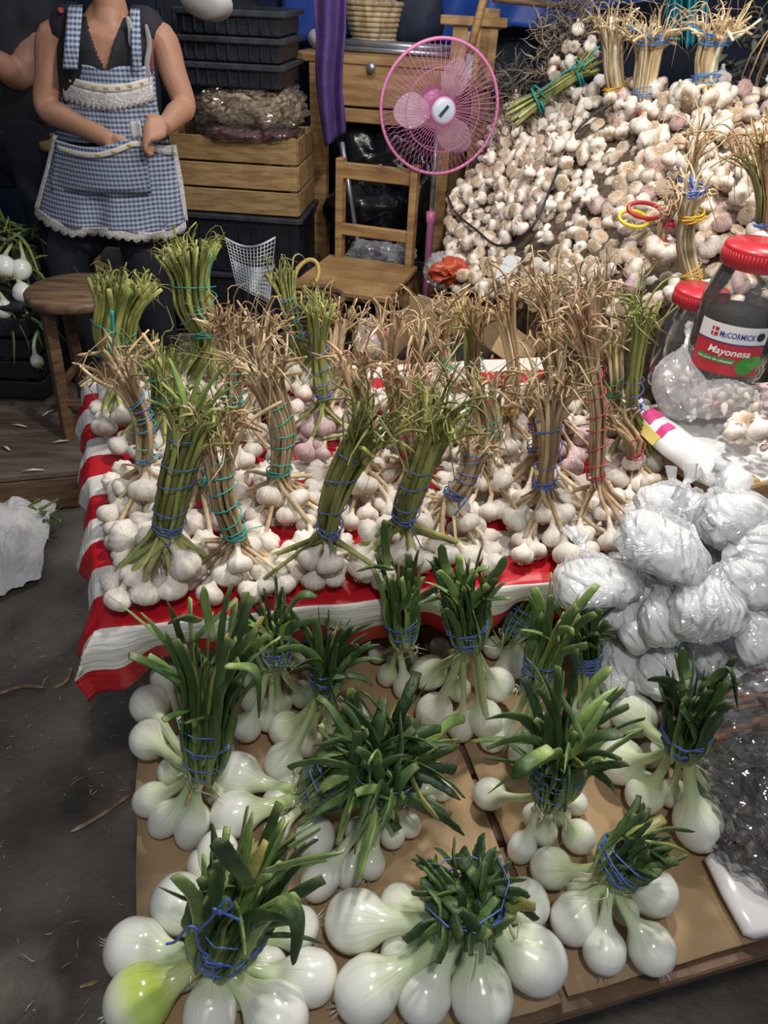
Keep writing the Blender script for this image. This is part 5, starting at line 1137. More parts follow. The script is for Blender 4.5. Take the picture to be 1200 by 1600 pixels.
# black bags, bucket, rod under the desk
for k, (x, y, yy, w_, h_, lab) in enumerate(((600, 255, 3.95, 130, 120, 'large glossy black rubbish bag under the desk'), (575, 330, 3.85, 120, 90, 'black rubbish bag seen through the upper gap of the chair back'), (560, 215, 4.1, 120, 60, 'black bag pushed up under the drawer'), (655, 320, 3.85, 60, 150, 'narrow black bag beside the right desk leg'))):
    c = Q(x, y, yy); s = depth(c)/F; mb = MB(); blob(mb, c, V((1, 0, 0)), V((0, 1, 0)), V((0, 0, 1)), w_/2*s, .16, h_/2*s, 70+k, .25, 9, 50, 30, .8, .22, rfq=16); tag(mb.build('black_bag', M['black_bag']), lab, 'bag')
c = Q(583, 395, 3.75); bk = thing('purple_bucket', 'purple plastic bucket under the desk', 'bucket', V((c.x, c.y, c.z-.12)))
mb = MB(); mb.rev(V((c.x, c.y, c.z-.12)), [(.085, 0), (.12, .20), (.126, .20), (.126, .21), (.116, .21), (.082, .012), (.001, .012)], 32); mb.build('pail', mat('purple_plastic', (.16, .06, .26), rough=.35), bk)
mb = MB(); mb.sweep([V((c.x+math.cos(a)*.122, c.y-.03, c.z+.07-.06*math.sin(a))) for a in [PI*k/12 for k in range(13)]], .003, 6); mb.build('handle', M['metal'], bk)
c = Q(595, 398, 3.55); X, Y, Z = V((1, 0, 0)), V((0, 1, 0)), V((0, 0, 1)); mb = MB(); blob(mb, c, X, Y, Z, .14, .09, .06, 9, .3, 12, 40, 24, .8, .35); tag(mb.build('plastic_bag', M['film'], None, False), 'crumpled clear plastic bag on the floor behind the chair', 'bag')
mb = MB(); mb.sweep([Q(534, 222, 3.62), Q(548, 310, 3.60), Q(566, 425, 3.55)], .012, 10); tag(mb.build('metal_rod', M['metal']), 'thin grey metal rod leaning behind the chair', 'rod')
# purple cloth
pc = lambda u, v: Q((484+57*u)*(1-v)+(506+32*u)*v if v < .45 else 484+57*u+(22-25*u)*v+4*math.sin(v*7), -70+(300-24*u)*v, 3.45+.03*math.sin(u*9+v*3))
mb = MB(); mb.grid(pc, 18, 40); tag(mb.build('purple_cloth', M['purple'], mods=[SOLID(.006)]), 'long purple cloth hanging down in front of the desk', 'cloth')
# blue tarps
def tarp(label, top_y, pts, yy, mm):
    xs = [p[0] for p in pts]; ys = [p[1] for p in pts]
    def f(u, v):
        x = xs[0]+(xs[-1]-xs[0])*u; yb = float(np.interp(x, xs, ys)); y = top_y+(yb-top_y)*v
        return Q(x, y, yy+.06*math.sin(u*16+v*2)*(v+.2)+.04*math.sin(u*37+v*5))
    mb = MB(); mb.grid(f, 60, 20); tag(mb.build('blue_tarp', M[mm], mods=[SOLID(.004)]), label, 'tarp')
tarp('bright blue tarp strip hung across the back at the top edge', -120, [(440, 70), (560, 52), (640, 62), (720, 70), (800, 40), (860, 48), (960, 8), (1040, 0)], 4.35, 'tarp')
tarp('dark navy tarp hanging behind the desk below the blue one', -20, [(470, 120), (640, 130), (760, 150), (860, 150), (960, 110)], 4.6, 'navy')
tarp('teal tarp piece at the top right behind the straw bundles', -80, [(1040, 60), (1070, 75), (1105, 65)], 3.4, 'teal_cloth')
tarp('small blue tarp corner at the upper left edge behind the helper', -80, [(-60, 62), (20, 60), (45, 20)], 3.9, 'tarp')
# slatted wood piece and poles
w0, w1 = Q(700, 40, 3.75), Q(784, 25, 3.70); WX, WY, WL, RW = frame2(w0, w1); wz = lambda y: Q(742, y, 3.72).z
sw = thing('slatted_frame', 'upended wooden frame with three boards standing right of the desk', 'frame', V((w0.x+WL/2, w0.y, wz(140))))
q0 = V((w0.x, w0.y, 0))
for a, wd_, ya, yb2 in ((.055, .065, 40, 120), (.155, .065, 32, 128), (WL-.045, .075, 12, 138)): wbox('board', sw, q0+WX*a+V((0, 0, (wz(ya)+wz(yb2))/2)), (wd_, .022, wz(ya)-wz(yb2)), RW)
wbox('cross_board', sw, q0+WX*(WL/2)+WY*(-.02)+V((0, 0, wz(33))), (WL+.06, .02, .035), RW); wbox('cross_board', sw, q0+WX*(WL/2)+WY*.03+V((0, 0, wz(128))), (WL, .02, .05), RW)
wbox('white_panel', sw, q0+WX*(WL*.55)+WY*.022+V((0, 0, (wz(50)+wz(125))/2)), (WL*.8, .008, wz(50)-wz(125)), RW, 'white_pl')
wbox('leg', sw, q0+WX*(WL*.75)+WY*.05+V((0, 0, wz(140)/2)), (.08, .04, wz(140)), RW)
for lab, a, b, yy, r in (('round wooden pole leaning across the slatted frame', (766, -40), (733, 84), 3.55, .017), ('thin stick laid level along the blue tarp', (770, -2), (915, 14), 3.6, .012)):
    mb = MB(); mb.sweep([Q(*a, yy), Q((a[0]+b[0])/2, (a[1]+b[1])/2, yy), Q(*b, yy)], r, 10); tag(mb.build('wooden_pole', M['wood_dark' if r < .013 else 'wood']), lab, 'pole')
# hat-like basin, basket, dark bag on the desk
c = Q(318, -8, 3.2); mb = MB(); mb.rev(c, [(.10, .0), (.115, -.012), (.06, -.05), (.001, -.055)], 32, V((.25, .75, .6)).normalized(), sq=(1, .8)); mb.rev(c, [(.098, .003), (.05, -.02), (.001, -.025)], 32, V((.25, .75, .6)).normalized(), sq=(1, .8))
tag(mb.build('white_basin', M['white_pl'], mods=[SOLID(.004)]), 'white plastic bowl hanging at the top behind the woman\'s shoulder', 'bowl')
c = K2(.22, .30, DT+.03); bs = thing('woven_basket', 'woven straw basket on the desk behind the metal tubes', 'basket', c)
for k in range(9):
    mb = MB(); r = .09+.006*k; mb.sweep([c+V((math.cos(2*PI*j/36)*(r+.002*(j % 2)), math.sin(2*PI*j/36)*(r+.002*(j % 2)), .012+.020*k)) for j in range(37)], .011, 8, cap=False); mb.build('woven_band', M['straw'], bs)
mb = MB(); mb.rev(c, [(.001, .004), (.09, .004)], 30, close=False); mb.sweep(cat([c+V((.14, 0, .17)), c+V((.2, -.05, .16)), c+V((.26, -.05, .24))], 9), .012, 8); mb.build('rim_handle', M['straw'], bs)
c = K2(.42, .34, DT+.16); mb = MB(); blob(mb, c, X, Y, Z, .11, .09, .14, 31, .2, 9, 40, 24, .8, .12); tag(mb.build('dark_bag', M['navy']), 'dark cloth bag on the desk right of the woven basket', 'bag')
# cardboard box behind the table, with a black bag
x0, x1 = D(640, 462, 2.45), D(806, 448, 2.32); XX, XY, XL, RX = frame2(x0, x1); bt = x0.z
bxx = thing('cardboard_box', 'open cardboard box with dark insides behind the striped table', 'box', V((x0.x+XL/2, x0.y, 0)))
q0 = V((x0.x, x0.y, 0)); hB = .34; bD = .30
zt_ = bt
for nm, c, s in (('back_wall', q0+XX*XL/2, (XL, .006, hB)), ('front_wall', q0+XX*XL/2-XY*bD, (XL, .006, hB*.72)), ('side_wall', q0-XY*bD/2, (.006, bD, hB*.9)), ('side_wall', q0+XX*XL-XY*bD/2, (.006, bD, hB*.9)), ('floor_panel', q0+XX*XL/2-XY*bD/2, (XL, bD, .006))):
    hh = s[2]; wbox(nm, bxx, c+V((0, 0, zt_-hB+hh/2)), s, RX, 'card', .001)
wbox('flap', bxx, q0+XX*(XL+.05)-XY*bD*.55+V((0, 0, zt_-.05)), (.13, bD*.8, .005), RX @ Matrix.Rotation(.5, 3, 'Y'), 'card', .001)
wbox('crate_support', bxx, q0+XX*XL/2-XY*bD/2+V((0, 0, (zt_-hB)/2)), (XL*.96, bD*.96, zt_-hB-.004), RX, 'black')
mb = MB(); blob(mb, q0+XX*XL/2-XY*bD*.52+V((0, 0, zt_-.17)), XX, XY, Z, XL*.44, bD*.42, .10, 41, .3, 9, 44, 26, .6, .2); tag(mb.build('black_bag', M['black_bag']), 'black plastic bag stuffed inside the open cardboard box', 'bag')
# small things between box, chair and mound
c = D(705, 424, 2.62); mb = MB(); blob(mb, c, X, Y, Z, .06, .05, .04, 51, .5, 22, 40, 24, .9, .7, rfq=40); tag(mb.build('orange_bag', mat('orange_plastic', (.50, .075, .025), rough=.4), None, False), 'small orange red plastic bag at the left foot of the mound', 'bag')
c = D(682, 424, 2.66); mb = MB(); blob(mb, c, X, Y, Z, .045, .05, .055, 52, .3, 14, 30, 18, .8, .35); tag(mb.build('clear_bag', M['film'], None, False), 'crumpled clear bag beside the orange red one', 'bag')
a_, b__ = mound_at(778, 440, .06), mound_at(805, 400, .05); mb = MB(); mb.bar(a_, b__, .055, .012); tag(mb.build('packet', M['white_pl'], None, False), 'white and green flat packet stuck in the foot of the mound', 'packet')
sn = thing('snack_bag', 'clear bag with a yellow lump and a bright pink bar at the table back', 'bag', D(576, 545, 2.0))
c = D(574, 542, 2.0); mb = MB(); blob(mb, c, X, Y, Z, .028, .028, .028, 61, .2, 20, 24, 16, .9); mb.build('yellow_lump', mat('yellow_sweet', (.72, .62, .16), (.50, .60, .22), 9, rough=.4), sn)
mb = MB(); blob(mb, c+V((0, 0, .02)), X, Y, Z, .042, .038, .055, 62, .2, 20, 34, 22, .8, .3, .5); mb.build('plastic_film', M['film'], sn, False)
mb = MB(); mb.sweep([D(552, 534, 1.97), D(605, 520, 1.97)], .0085, 10); mb.build('pink_bar', mat('hot_pink', (.85, .06, .35), rough=.35), sn)
# netting and basket with the yellow handle
nm_ = bpy.data.materials.new('grey_netting'); nm_.use_nodes = True; nt = nm_.node_tree; bs_ = nt.nodes['Principled BSDF']; bs_.inputs['Base Color'].default_value = (.55, .58, .62, 1); bs_.inputs['Roughness'].default_value = .6
netn = thing('net_bag', 'grey netting bag draped between the green garlic bunches at the back', 'bag', D(390, 455, 2.1))
NP = {}
def netf(u, v): return D((352+78*u)+18*v*(1-u)-10*v*u, 372+75*v+14*math.sin(u*3.2)*(1-v)+26*u*v, 2.12+.05*math.sin(u*6+v*2))
mb = MB()
for k in range(15): mb.sweep([netf(k/14, j/12) for j in range(13)], .0011, 4); mb.sweep([netf(j/14, k/14) for j in range(15)], .0011, 4)
mb.sweep([netf(j/14, 0) for j in range(15)], .003, 6)
mb.build('net_cords', nm_, netn, kind='stuff')
mb = MB(); mb.grid(lambda u, v: netf(u, .45+.55*v)+V((0, .02, -.005)), 12, 10); mb.build('folded_net', mat('folded_netting', (.25, .28, .32), (.5, .53, .57), 120, (1, 3, 1), .7), netn, mods=[SOLID(.004)])
kb = D(488, 462, 2.35); bb = thing('wooden_crate', 'small dark slat crate under the handled basket before the chair', 'crate', V((kb.x, kb.y, 0)))
for k in range(4):
    zz = (kb.z-.115)*(k+.5)/4
    for sx_, sy_, L_ in ((0, -.09, (.2, .012)), (0, .09, (.2, .012)), (-.095, 0, (.012, .16)), (.095, 0, (.012, .16))): wbox('slat', bb, V((kb.x+sx_, kb.y+sy_, zz)), (L_[0], L_[1], (kb.z-.115)/4-.01), Matrix.Identity(3), 'wood_dark')
wbox('lid_board', bb, V((kb.x, kb.y, kb.z-.118)), (.2, .19, .008), Matrix.Identity(3), 'wood_dark')
yb_ = thing('handled_basket', 'dark basket with a yellow arched handle before the chair', 'basket', D(490, 480, 2.35))
c = D(488, 462, 2.35)
for k in range(7):
    r = .075+.004*k; mb = MB(); mb.sweep([c+V((math.cos(2*PI*j/30)*r, math.sin(2*PI*j/30)*r, -.10+.016*k)) for j in range(31)], .009, 6, cap=False); mb.build('woven_band', M['wood_dark'], yb_)
mb = MB(); mb.sweep(cat([D(458, 448, 2.35), D(464, 422, 2.35), D(480, 407, 2.35), D(494, 410, 2.35), D(498, 428, 2.35), D(490, 448, 2.35)], 20), .0075, 8); mb.build('handle', mat('yellow_cane', (.50, .33, .10), rough=.5), yb_)

# green onions heaped at the left edge
lg = thing('black_crate', 'dark crate under the leafy onions at the left edge', 'crate', D(15, 600, 2.9))
c = D(8, 560, 2.9); mb = MB(); zc_ = c.z
for k in range(4): wbox('slat', lg, V((c.x-.1, c.y-.1, PZ+.05+.085*k)), (.55, .02, .07), Matrix.Identity(3), 'black'); wbox('slat', lg, V((c.x-.1, c.y+.3, PZ+.05+.085*k)), (.55, .02, .07), Matrix.Identity(3), 'black'); wbox('slat', lg, V((c.x+.17, c.y+.1, PZ+.05+.085*k)), (.02, .38, .07), Matrix.Identity(3), 'black')
wbox('lid_board', lg, V((c.x-.1, c.y+.1, PZ+.375)), (.55, .42, .02), Matrix.Identity(3), 'black')
def leafy(label, px, bul, n, spread):
    c = D(*px); t = thing('leafy_onion_bunch', label, 'onions', c)
    for (x, y, w_, dd) in bul:
        p = D(x, y, dd); r = w_/2*dd/F; mb = MB(); onion_shape(mb, p, r, V((U(-.6, .2), .5, U(.2, .6))).normalized(), p+V((U(-.08, .0), .12, U(.02, .1))), V((0, 1, .3)).normalized(), 1.0, .007, 16, 14); mb.build('bulb', M['onion'], t)
    for k in range(n):
        p = c+V((U(-.5, .5)*spread, U(-.1, .12), U(-.02, .10))); d = V((U(-1, 1.1), U(-.8, .1), U(-.1, 1))).normalized(); q = [p]
        for j in range(9): d = (d+V((0, -.02, -.16))+rv(.14)).normalized(); q.append(q[-1]+d*U(.022, .036))
        mb = MB(); mb.sweep(q, [.006*f for f in (.6, .9, 1, 1.1, 1.1, 1, .9, .75, .5, .15)], 6, hint=rv(), flat=.3); mb.build('leaf', M[random.choice(('leaf', 'leaf_light', 'leaf_yellow', 'leaf_dark'))], t)
leafy('upper leafy onion bunch on the dark crate at the left edge', (10, 395, 2.92), [(8, 418, 34, 2.72), (32, 422, 32, 2.74), (35, 458, 30, 2.72)], 46, .22)
leafy('lower leafy onion bunch hanging over the crate front at the left edge', (5, 480, 2.85), [(6, 485, 28, 2.70), (58, 565, 20, 2.68)], 46, .22)
p = P(30, 597, PZ+.035); o = put('red_onion', SM, None, p, spin(V((.3, -.3, .8)).normalized()), .032); mm = SM.copy(); mm.materials.clear(); mm.materials.append(mat('dusky_onion_skin', (.30, .22, .27), (.46, .38, .42), 12, rough=.3)); o.data = mm
tag(o, 'single dusky purple onion on the plank platform before the leafy heap', 'onion')

# ---------------------------------------------------------------- people
M['skin'] = mat('warm_skin', (.42, .215, .135), (.50, .27, .175), 6, rough=.5, bump=.06, bscale=120, sss=.1)
M['skin_dark'] = mat('tan_skin', (.30, .15, .10), (.37, .19, .125), 6, rough=.5, sss=.1)
M['blouse'] = mat('dark_blouse', (.014, .013, .018), (.022, .02, .028), 20, rough=.8)
M['trousers'] = mat('navy_trousers', (.012, .014, .024), (.020, .022, .036), 12, rough=.85, bump=.2, bscale=25)
M['lace'] = mat('off_white_lace', (.46, .44, .44), (.72, .69, .67), 130, rough=.85, bump=.6, bscale=160, detail=2)
M['band'] = mat('cream_band', (.70, .66, .60), rough=.8)
M['ochre'] = mat('ochre_stitch', (.55, .38, .12), rough=.8)
M['hair'] = mat('grey_black_hair', (.05, .05, .055), (.16, .16, .17), 60, (1, 1, .1), rough=.5)
def gingham():
    m = bpy.data.materials.new('blue_gingham'); m.use_nodes = True; nt = m.node_tree; N = nt.nodes; L = nt.links; b = N['Principled BSDF']; b.inputs['Roughness'].default_value = .9
    tc = N.new('ShaderNodeTexCoord'); sx = N.new('ShaderNodeSeparateXYZ'); L.new(tc.outputs['Object'], sx.inputs[0]); fac = []
    for ax, sc_, w_ in (('X', 72, .30), ('Z', 66, .55)):
        mu = N.new('ShaderNodeMath'); mu.operation = 'MULTIPLY'; mu.inputs[1].default_value = sc_; L.new(sx.outputs[ax], mu.inputs[0])
        fr = N.new('ShaderNodeMath'); fr.operation = 'PINGPONG'; fr.inputs[1].default_value = .5; L.new(mu.outputs[0], fr.inputs[0])
        sm = N.new('ShaderNodeMapRange'); sm.inputs[1].default_value = .18; sm.inputs[2].default_value = .32; sm.inputs[4].default_value = w_; L.new(fr.outputs[0], sm.inputs[0]); fac.append(sm)
    ad = N.new('ShaderNodeMath'); ad.operation = 'ADD'; L.new(fac[0].outputs[0], ad.inputs[0]); L.new(fac[1].outputs[0], ad.inputs[1])
    cr = N.new('ShaderNodeValToRGB'); cr.color_ramp.elements[0].color = (.050, .085, .19, 1); cr.color_ramp.elements[1].color = (.46, .50, .58, 1); cr.color_ramp.elements[1].position = .85
    L.new(ad.outputs[0], cr.inputs[0]); L.new(cr.outputs[0], b.inputs['Base Color']); return m
M['gingham'] = gingham()
YW = 2.90
def W(x, y, dy=0): return Q(x, y, YW+dy)
XH = V((1, 0, 0))
REM = lambda v: [('REMESH', dict(mode='VOXEL', voxel_size=v)), ('SMOOTH', dict(iterations=4, factor=.5))]
wm = thing('person', 'woman in a blue gingham apron with lace trim, standing with one hand in its pocket', 'person', V((W(175, 300).x, YW, PZ)))
mb = MB()
nk, sh, ch_, wa, hp = W(172, 8), W(172, 52), W(172, 110), W(175, 205), W(178, 275)
mb.sweep([hp-V((0, 0, .10)), hp, hp.lerp(wa, .5), wa, wa.lerp(ch_, .5), ch_, sh, sh.lerp(nk, .45), nk], [.13, .175, .17, .155, .155, .16, .14, .085, .055], 28, hint=XH, flat=.66)
hd = nk+V((-.01, -.035, .145))
mb.sweep([sh+V((0, 0, -.01)), nk, nk+V((-.004, -.01, .05)), hd-V((0, 0, .02))], [.075, .056, .053, .05], 20, flat=.95)
mb.rev(hd, [(.01, -.118), (.040, -.108), (.058, -.08), (.070, -.04), (.076, 0), (.078, .04), (.070, .08), (.045, .108), (.005, .12)], 24, sq=(.95, 1.12))
mb.sweep([hd+V((0, -.082, .025)), hd+V((0, -.098, -.005)), hd+V((0, -.108, -.022)), hd+V((0, -.088, -.034))], [.008, .011, .015, .009], 10)          # nose
for s in (-1, 1):
    mb.sweep([hd+V((s*.074, .01, .03)), hd+V((s*.084, .018, .005)), hd+V((s*.074, .008, -.03))], [.008, .013, .007], 8, flat=.6)      # ears
    mb.sweep([hd+V((s*.012, -.084, -.062)), hd+V((s*.0, -.090, -.060))], .007, 8)                                                     # lips
# arms
rs, re, rw = W(84, 62), W(74, 168, -.03), W(176, 222, -.185)
mb.sweep(cat([sh.lerp(rs, .6), rs, rs.lerp(re, .5), re, re.lerp(rw, .35), rw], 22), list(np.interp(np.linspace(0, 5, 22), range(6), (.055, .056, .050, .043, .042, .028))), 16)
ls, le_, lw_ = W(252, 62), W(288, 165, -.02), W(256, 200, -.175)
mb.sweep(cat([sh.lerp(ls, .6), ls, ls.lerp(le_, .5), le_, le_.lerp(lw_, .4), lw_], 22), list(np.interp(np.linspace(0, 5, 22), range(6), (.055, .053, .046, .040, .040, .027))), 16)
def hand(mb, wr, kn, down, across, fl=(.036, .041, .038, .030), curl=1.0, thumb=None):   # palm from wrist to knuckles, fingers bending towards down
    fwd = (kn-wr).normalized()
    for q in (-.028, -.009, .009, .028): mb.sweep([wr+across*q*.55, wr.lerp(kn, .5)+across*q*.9, kn+across*q], [.016, .015, .0125], 10)
    for q, L in zip((-.030, -.010, .010, .029), fl):
        p0 = kn+across*q; p1 = p0+(fwd*.6+down*.8*curl).normalized()*L; p2 = p1+(down*1.0-fwd*.45*curl).normalized()*L*.75; p3 = p2+(-fwd*.9+down*.35).normalized()*L*.5
        mb.sweep(cat([p0-fwd*.012, p0, p1, p2, p3], 14), list(np.interp(np.linspace(0, 4, 14), range(5), (.0105, .0105, .0095, .009, .007))), 10)
    t0 = wr.lerp(kn, .25)-across*.030; td = thumb or (fwd*.7-across*.5).normalized()
    mb.sweep(cat([t0+across*.012, t0, t0+td*.026, t0+td*.05+down*.008], 10), [.013, .014, .0135, .012, .0115, .011, .0105, .010, .0095, .007], 10)
kn = W(233, 203, -.215); hand(mb, lw_, kn, V((0, .25, -1)).normalized(), V((0, .55, .85)).normalized()*-1, thumb=V((-.8, -.2, .25)).normalized())
kn2 = W(202, 238, -.178); hand(mb, rw, kn2, V((.15, .25, -.95)).normalized(), V((.55, .0, .8)).normalized(), fl=(.026, .030, .028, .022), curl=.8)
mb.build('body', M['skin'], wm, mods=REM(.0055))
# hair, eyes
mb = MB(); mb.rev(hd+V((0, .018, .022)), [(.03, -.09), (.076, -.075), (.085, -.03), (.087, .02), (.080, .07), (.052, .104), (.004, .116)], 26, sq=(1, 1.08)); mb.rev(hd+V((0, .115, -.02)), [(.004, -.04), (.035, -.02), (.042, 0), (.03, .03), (.004, .04)], 16); mb.build('hair', M['hair'], wm)
for s in (-1, 1): mb = MB(); mb.rev(hd+V((s*.030, -.078, .022)), [(.001, -.010), (.009, -.005), (.011, 0), (.009, .005), (.001, .010)], 12); mb.build('eye', mat('eye', (.05, .03, .02), rough=.2), wm)
# blouse with a V neck
zs = [hp.z-.06, hp.z, wa.z, wa.z+.08, ch_.z, ch_.z+.07, sh.z, sh.z+.022, sh.z+.045]; ra = [.185, .190, .170, .168, .176, .174, .168, .130, .085]; rb_ = [.125, .128, .115, .112, .120, .116, .095, .078, .066]
mb = MB(); nth = 180; nz_ = 120; vs_ = []
for j in range(nz_):
    z = zs[0]+(zs[-1]-zs[0])*j/(nz_-1); a, b = np.interp(z, zs, ra), np.interp(z, zs, rb_); cxx = wa.x+(sh.x-wa.x)*min(1, max(0, (z-wa.z)/(sh.z-wa.z)))
    for i in range(nth): th = 2*PI*i/nth; k = 1+.012*noise.noise(V((math.cos(th)*3, z*14, math.sin(th)*3))); vs_.append(V((cxx+math.cos(th)*a*k, YW+math.sin(th)*b*k, z)))
zV = W(182, 108).z; fs = []
for j in range(nz_-1):
    for i in range(nth):
        q = (j*nth+i, j*nth+(i+1) % nth, (j+1)*nth+(i+1) % nth, (j+1)*nth+i); c = sum((vs_[k] for k in q), V((0, 0, 0)))/4
        if c.y < YW and abs(c.x-sh.x-.008) < (c.z-zV)*.42: continue
        fs.append(q)
mb.add(vs_, fs); mb.build('blouse', M['blouse'], wm, mods=[SOLID(.006)])
for s, p in ((-1, rs), (1, ls)):
    mb = MB(); mb.sweep(cat([sh+V((s*.08, 0, .034)), sh+V((s*.125, 0, .022)), p.lerp(sh, .25)+V((0, 0, .002))], 9), [.048, .050, .053, .056, .058, .060, .061, .061, .060], 22, cap=False); mb.build('shoulder_cap', M['blouse'], wm, mods=[SOLID(.004)])
for pts, w_, col in (([(228, 38), (233, 70), (229, 100), (232, 128)], .010, (.34, .32, .33)), ([(238, 60), (236, 90), (238, 115)], .008, (.25, .05, .06)), ([(126, 95), (134, 92)], .008, (.40, .03, .04)), ([(142, 80), (143, 95)], .004, (.5, .48, .42)), ([(92, 12), (98, 20)], .010, (.45, .06, .06)), ([(199, 25), (204, 50), (203, 72)], .010, (.42, .41, .40))):
    q = []
    for x, y in pts:
        p = W(x, y); dx = (p.x-sh.x)/.172; q.append(W(x, y, -.118*math.sqrt(max(.02, 1-dx*dx))-.004))
    if len(q) < 3: q = [q[0], q[0].lerp(q[1], .5), q[1]]
    mb = MB(); mb.sweep(cat(q, 10), [w_*f for f in (.4, .8, 1, 1, 1, 1, 1, .9, .7, .3)], 6, hint=XH, flat=.15); mb.build('printed_petal', mat('blouse_print', col, rough=.8), wm)
# trousers and shoes
mb = MB(); fl = V((W(108, 400).x, YW-.02, PZ)); fr_ = V((W(236, 400).x, YW-.02, PZ))
mb.sweep([hp+V((0, 0, .02)), hp-V((0, 0, .08)), hp-V((0, 0, .14))], [.175, .19, .17], 26, hint=XH, flat=.72)
for f, s in ((fl, -1), (fr_, 1)):
    h = hp+V((s*.085, 0, -.09)); k = V((f.x*.85+h.x*.15, YW-.06, .62)); mb.sweep(cat([h, h.lerp(k, .5), k, k.lerp(f, .5), f+V((0, .02, .05))], 18), list(np.interp(np.linspace(0, 4, 18), range(5), (.105, .10, .082, .075, .058))), 20)
mb.build('trousers', M['trousers'], wm, mods=REM(.010))
for f in (fl, fr_): mb = MB(); mb.sweep([f+V((0, .07, .03)), f+V((0, .0, .038)), f+V((0, -.08, .030)), f+V((0, -.15, .022))], [.034, .040, .040, .024], 14, hint=XH, flat=.75); mb.build('shoe', M['black'], wm)
# apron
ap = None
def front(x, y, base, k=.11, half=85, cx_=172): f = max(-1, min(1, (x-cx_)/half)); return W(x, y, base+k*f*f)
def poly(pts, v): xs = np.linspace(0, 1, len(pts)); return float(np.interp(v, xs, [p[0] for p in pts])), float(np.interp(v, xs, [p[1] for p in pts]))
def sheet(name, L, Rr, base, m_, par, sag=lambda u, v: 0, fold=0, nu=40, nv=30, k=.11, scal=0, th=.004, half=85):
    def f(u, v):
        a, b = poly(L, v), poly(Rr, v); x = a[0]+(b[0]-a[0])*u; y = a[1]+(b[1]-a[1])*u+sag(u, v)
        if scal and v == 1: y += scal*abs(math.sin(u*PI*17))
        p = front(x, y, base[0]+(base[1]-base[0])*v, k, half); p.y += fold*v*(math.sin(u*17+1)+.5*math.sin(u*31+v*2)); return p
    mb = MB(); mb.grid(f, nu, nv); return mb.build(name, M[m_], par, mods=[SOLID(th)])
sg = lambda d: (lambda u, v: d*math.sin(PI*u))
ap = sheet('apron_bib', [(99, 100), (97, 130), (94, 165), (84, 222)], [(240, 104), (243, 135), (246, 170), (266, 226)], (-.142, -.150), 'gingham', wm, lambda u, v: 9*(1-v)*math.exp(-((u-.45)/.12)**2), .004)
skirt = sheet('apron_skirt', [(85, 226), (70, 272), (56, 326)], [(268, 232), (280, 290), (290, 346)], (-.158, -.215), 'gingham', wm, lambda u, v: (4+24*v)*math.sin(PI*u)+6*v*math.sin(PI*u*3), .013, 60, 36, .13, half=115)
sheet('lace_hem', [(56, 324), (51, 335)], [(290, 344), (292, 356)], (-.218, -.222), 'lace', skirt, lambda u, v: 28*math.sin(PI*u)+6*math.sin(PI*u*3), .013, 137, 4, .13, 5, half=115)
sheet('lace_edge', [(268, 232), (279, 290), (288, 344)], [(276, 230), (287, 290), (294, 346)], (-.160, -.222), 'lace', skirt, sg(0), 0, 5, 24, .13, half=115)
sheet('lace_edge', [(84, 210), (70, 268), (54, 325)], [(89, 212), (75, 270), (60, 327)], (-.162, -.222), 'lace', skirt, sg(0), 0, 5, 24, .13, half=115)
sheet('bib_band', [(99, 116), (98, 128)], [(236, 120), (238, 132)], (-.149, -.150), 'band', ap, lambda u, v: 14*math.sin(PI*u), 0, 40, 4)
sheet('bib_lace', [(98, 128), (99, 152)], [(238, 132), (241, 154)], (-.151, -.156), 'lace', ap, lambda u, v: 15*math.sin(PI*u), .002, 137, 5, scal=5)
for k in range(7):
    u = (k+.7)/7.6; x = 99+138*u; y = 122+4*u+14*math.sin(PI*u); p = front(x, y, -.153); mb = MB(); mb.box(p, (.016, .004, .007), None, .001); mb.build('ochre_stitch', M['ochre'], ap, False)
sheet('pocket_band', [(88, 226), (90, 234)], [(222, 220), (224, 229)], (-.243, -.243), 'band', skirt, lambda u, v: 15*math.sin(PI*min(1, u*1.15)), 0, 40, 4)
for k in range(5):
    u = (k+.7)/5.6; x = 89+134*u; y = 230-5*u+15*math.sin(PI*min(1, u*1.15)); p = front(x, y, -.247); mb = MB(); mb.box(p, (.016, .004, .006), None, .001); mb.build('ochre_stitch', M['ochre'], skirt, False)
sheet('pocket', [(86, 218), (84, 250), (80, 298)], [(226, 211), (230, 250), (236, 302)], (-.238, -.225), 'gingham', skirt, lambda u, v: 15*math.sin(PI*min(1, u*1.15))*(1-v), 0, 30, 14)
sheet('pocket_frill', [(228, 222), (236, 232)], [(276, 226), (276, 240)], (-.200, -.205), 'lace', skirt, sg(3), .004, 30, 4, scal=3)
for xa, xb, y0, y1, xt in ((98, 121, 8, 108, 106), (207, 222, 14, 112, 203)):
    mb = MB(); mb.grid(lambda u, v: W((xt+(xb-xa)*u)*(1-v)+(xa+(xb-xa)*u)*v, y0+(y1-y0)*v, -.062-.085*min(1, v*1.5)**.7), 5, 20); mb.build('apron_strap', M['gingham'], wm, mods=[SOLID(.004)])
mb = MB(); p = W(213, 204, -.235); mb.grid(lambda u, v: p+V((-.018+.036*u, .004*math.sin(u*4), .024-.048*v+.006*u)), 6, 6); tag(mb.build('banknote', M['paper'], None, mods=[SOLID(.0012)]), 'folded pale paper slip between the woman\'s fingers', 'paper')
# tall wooden stool behind her
p = Q(150, 222, 3.28); stool('wooden_stool', 'tall pine stool right behind the woman in the apron', V((Q(140, 222, 3.28).x, 3.28, 0)), Q(70, 212, 3.28).z, PZ, .20, M['wood'], M['wood'], .03, .785)
for k in (0, 1):
    wbox('plank', pt, V((W(120, 300).x-.25, 3.02+.30*k+.3, PZ-.012)), (1.3, .29, .024), Rp, 'wood_dark')

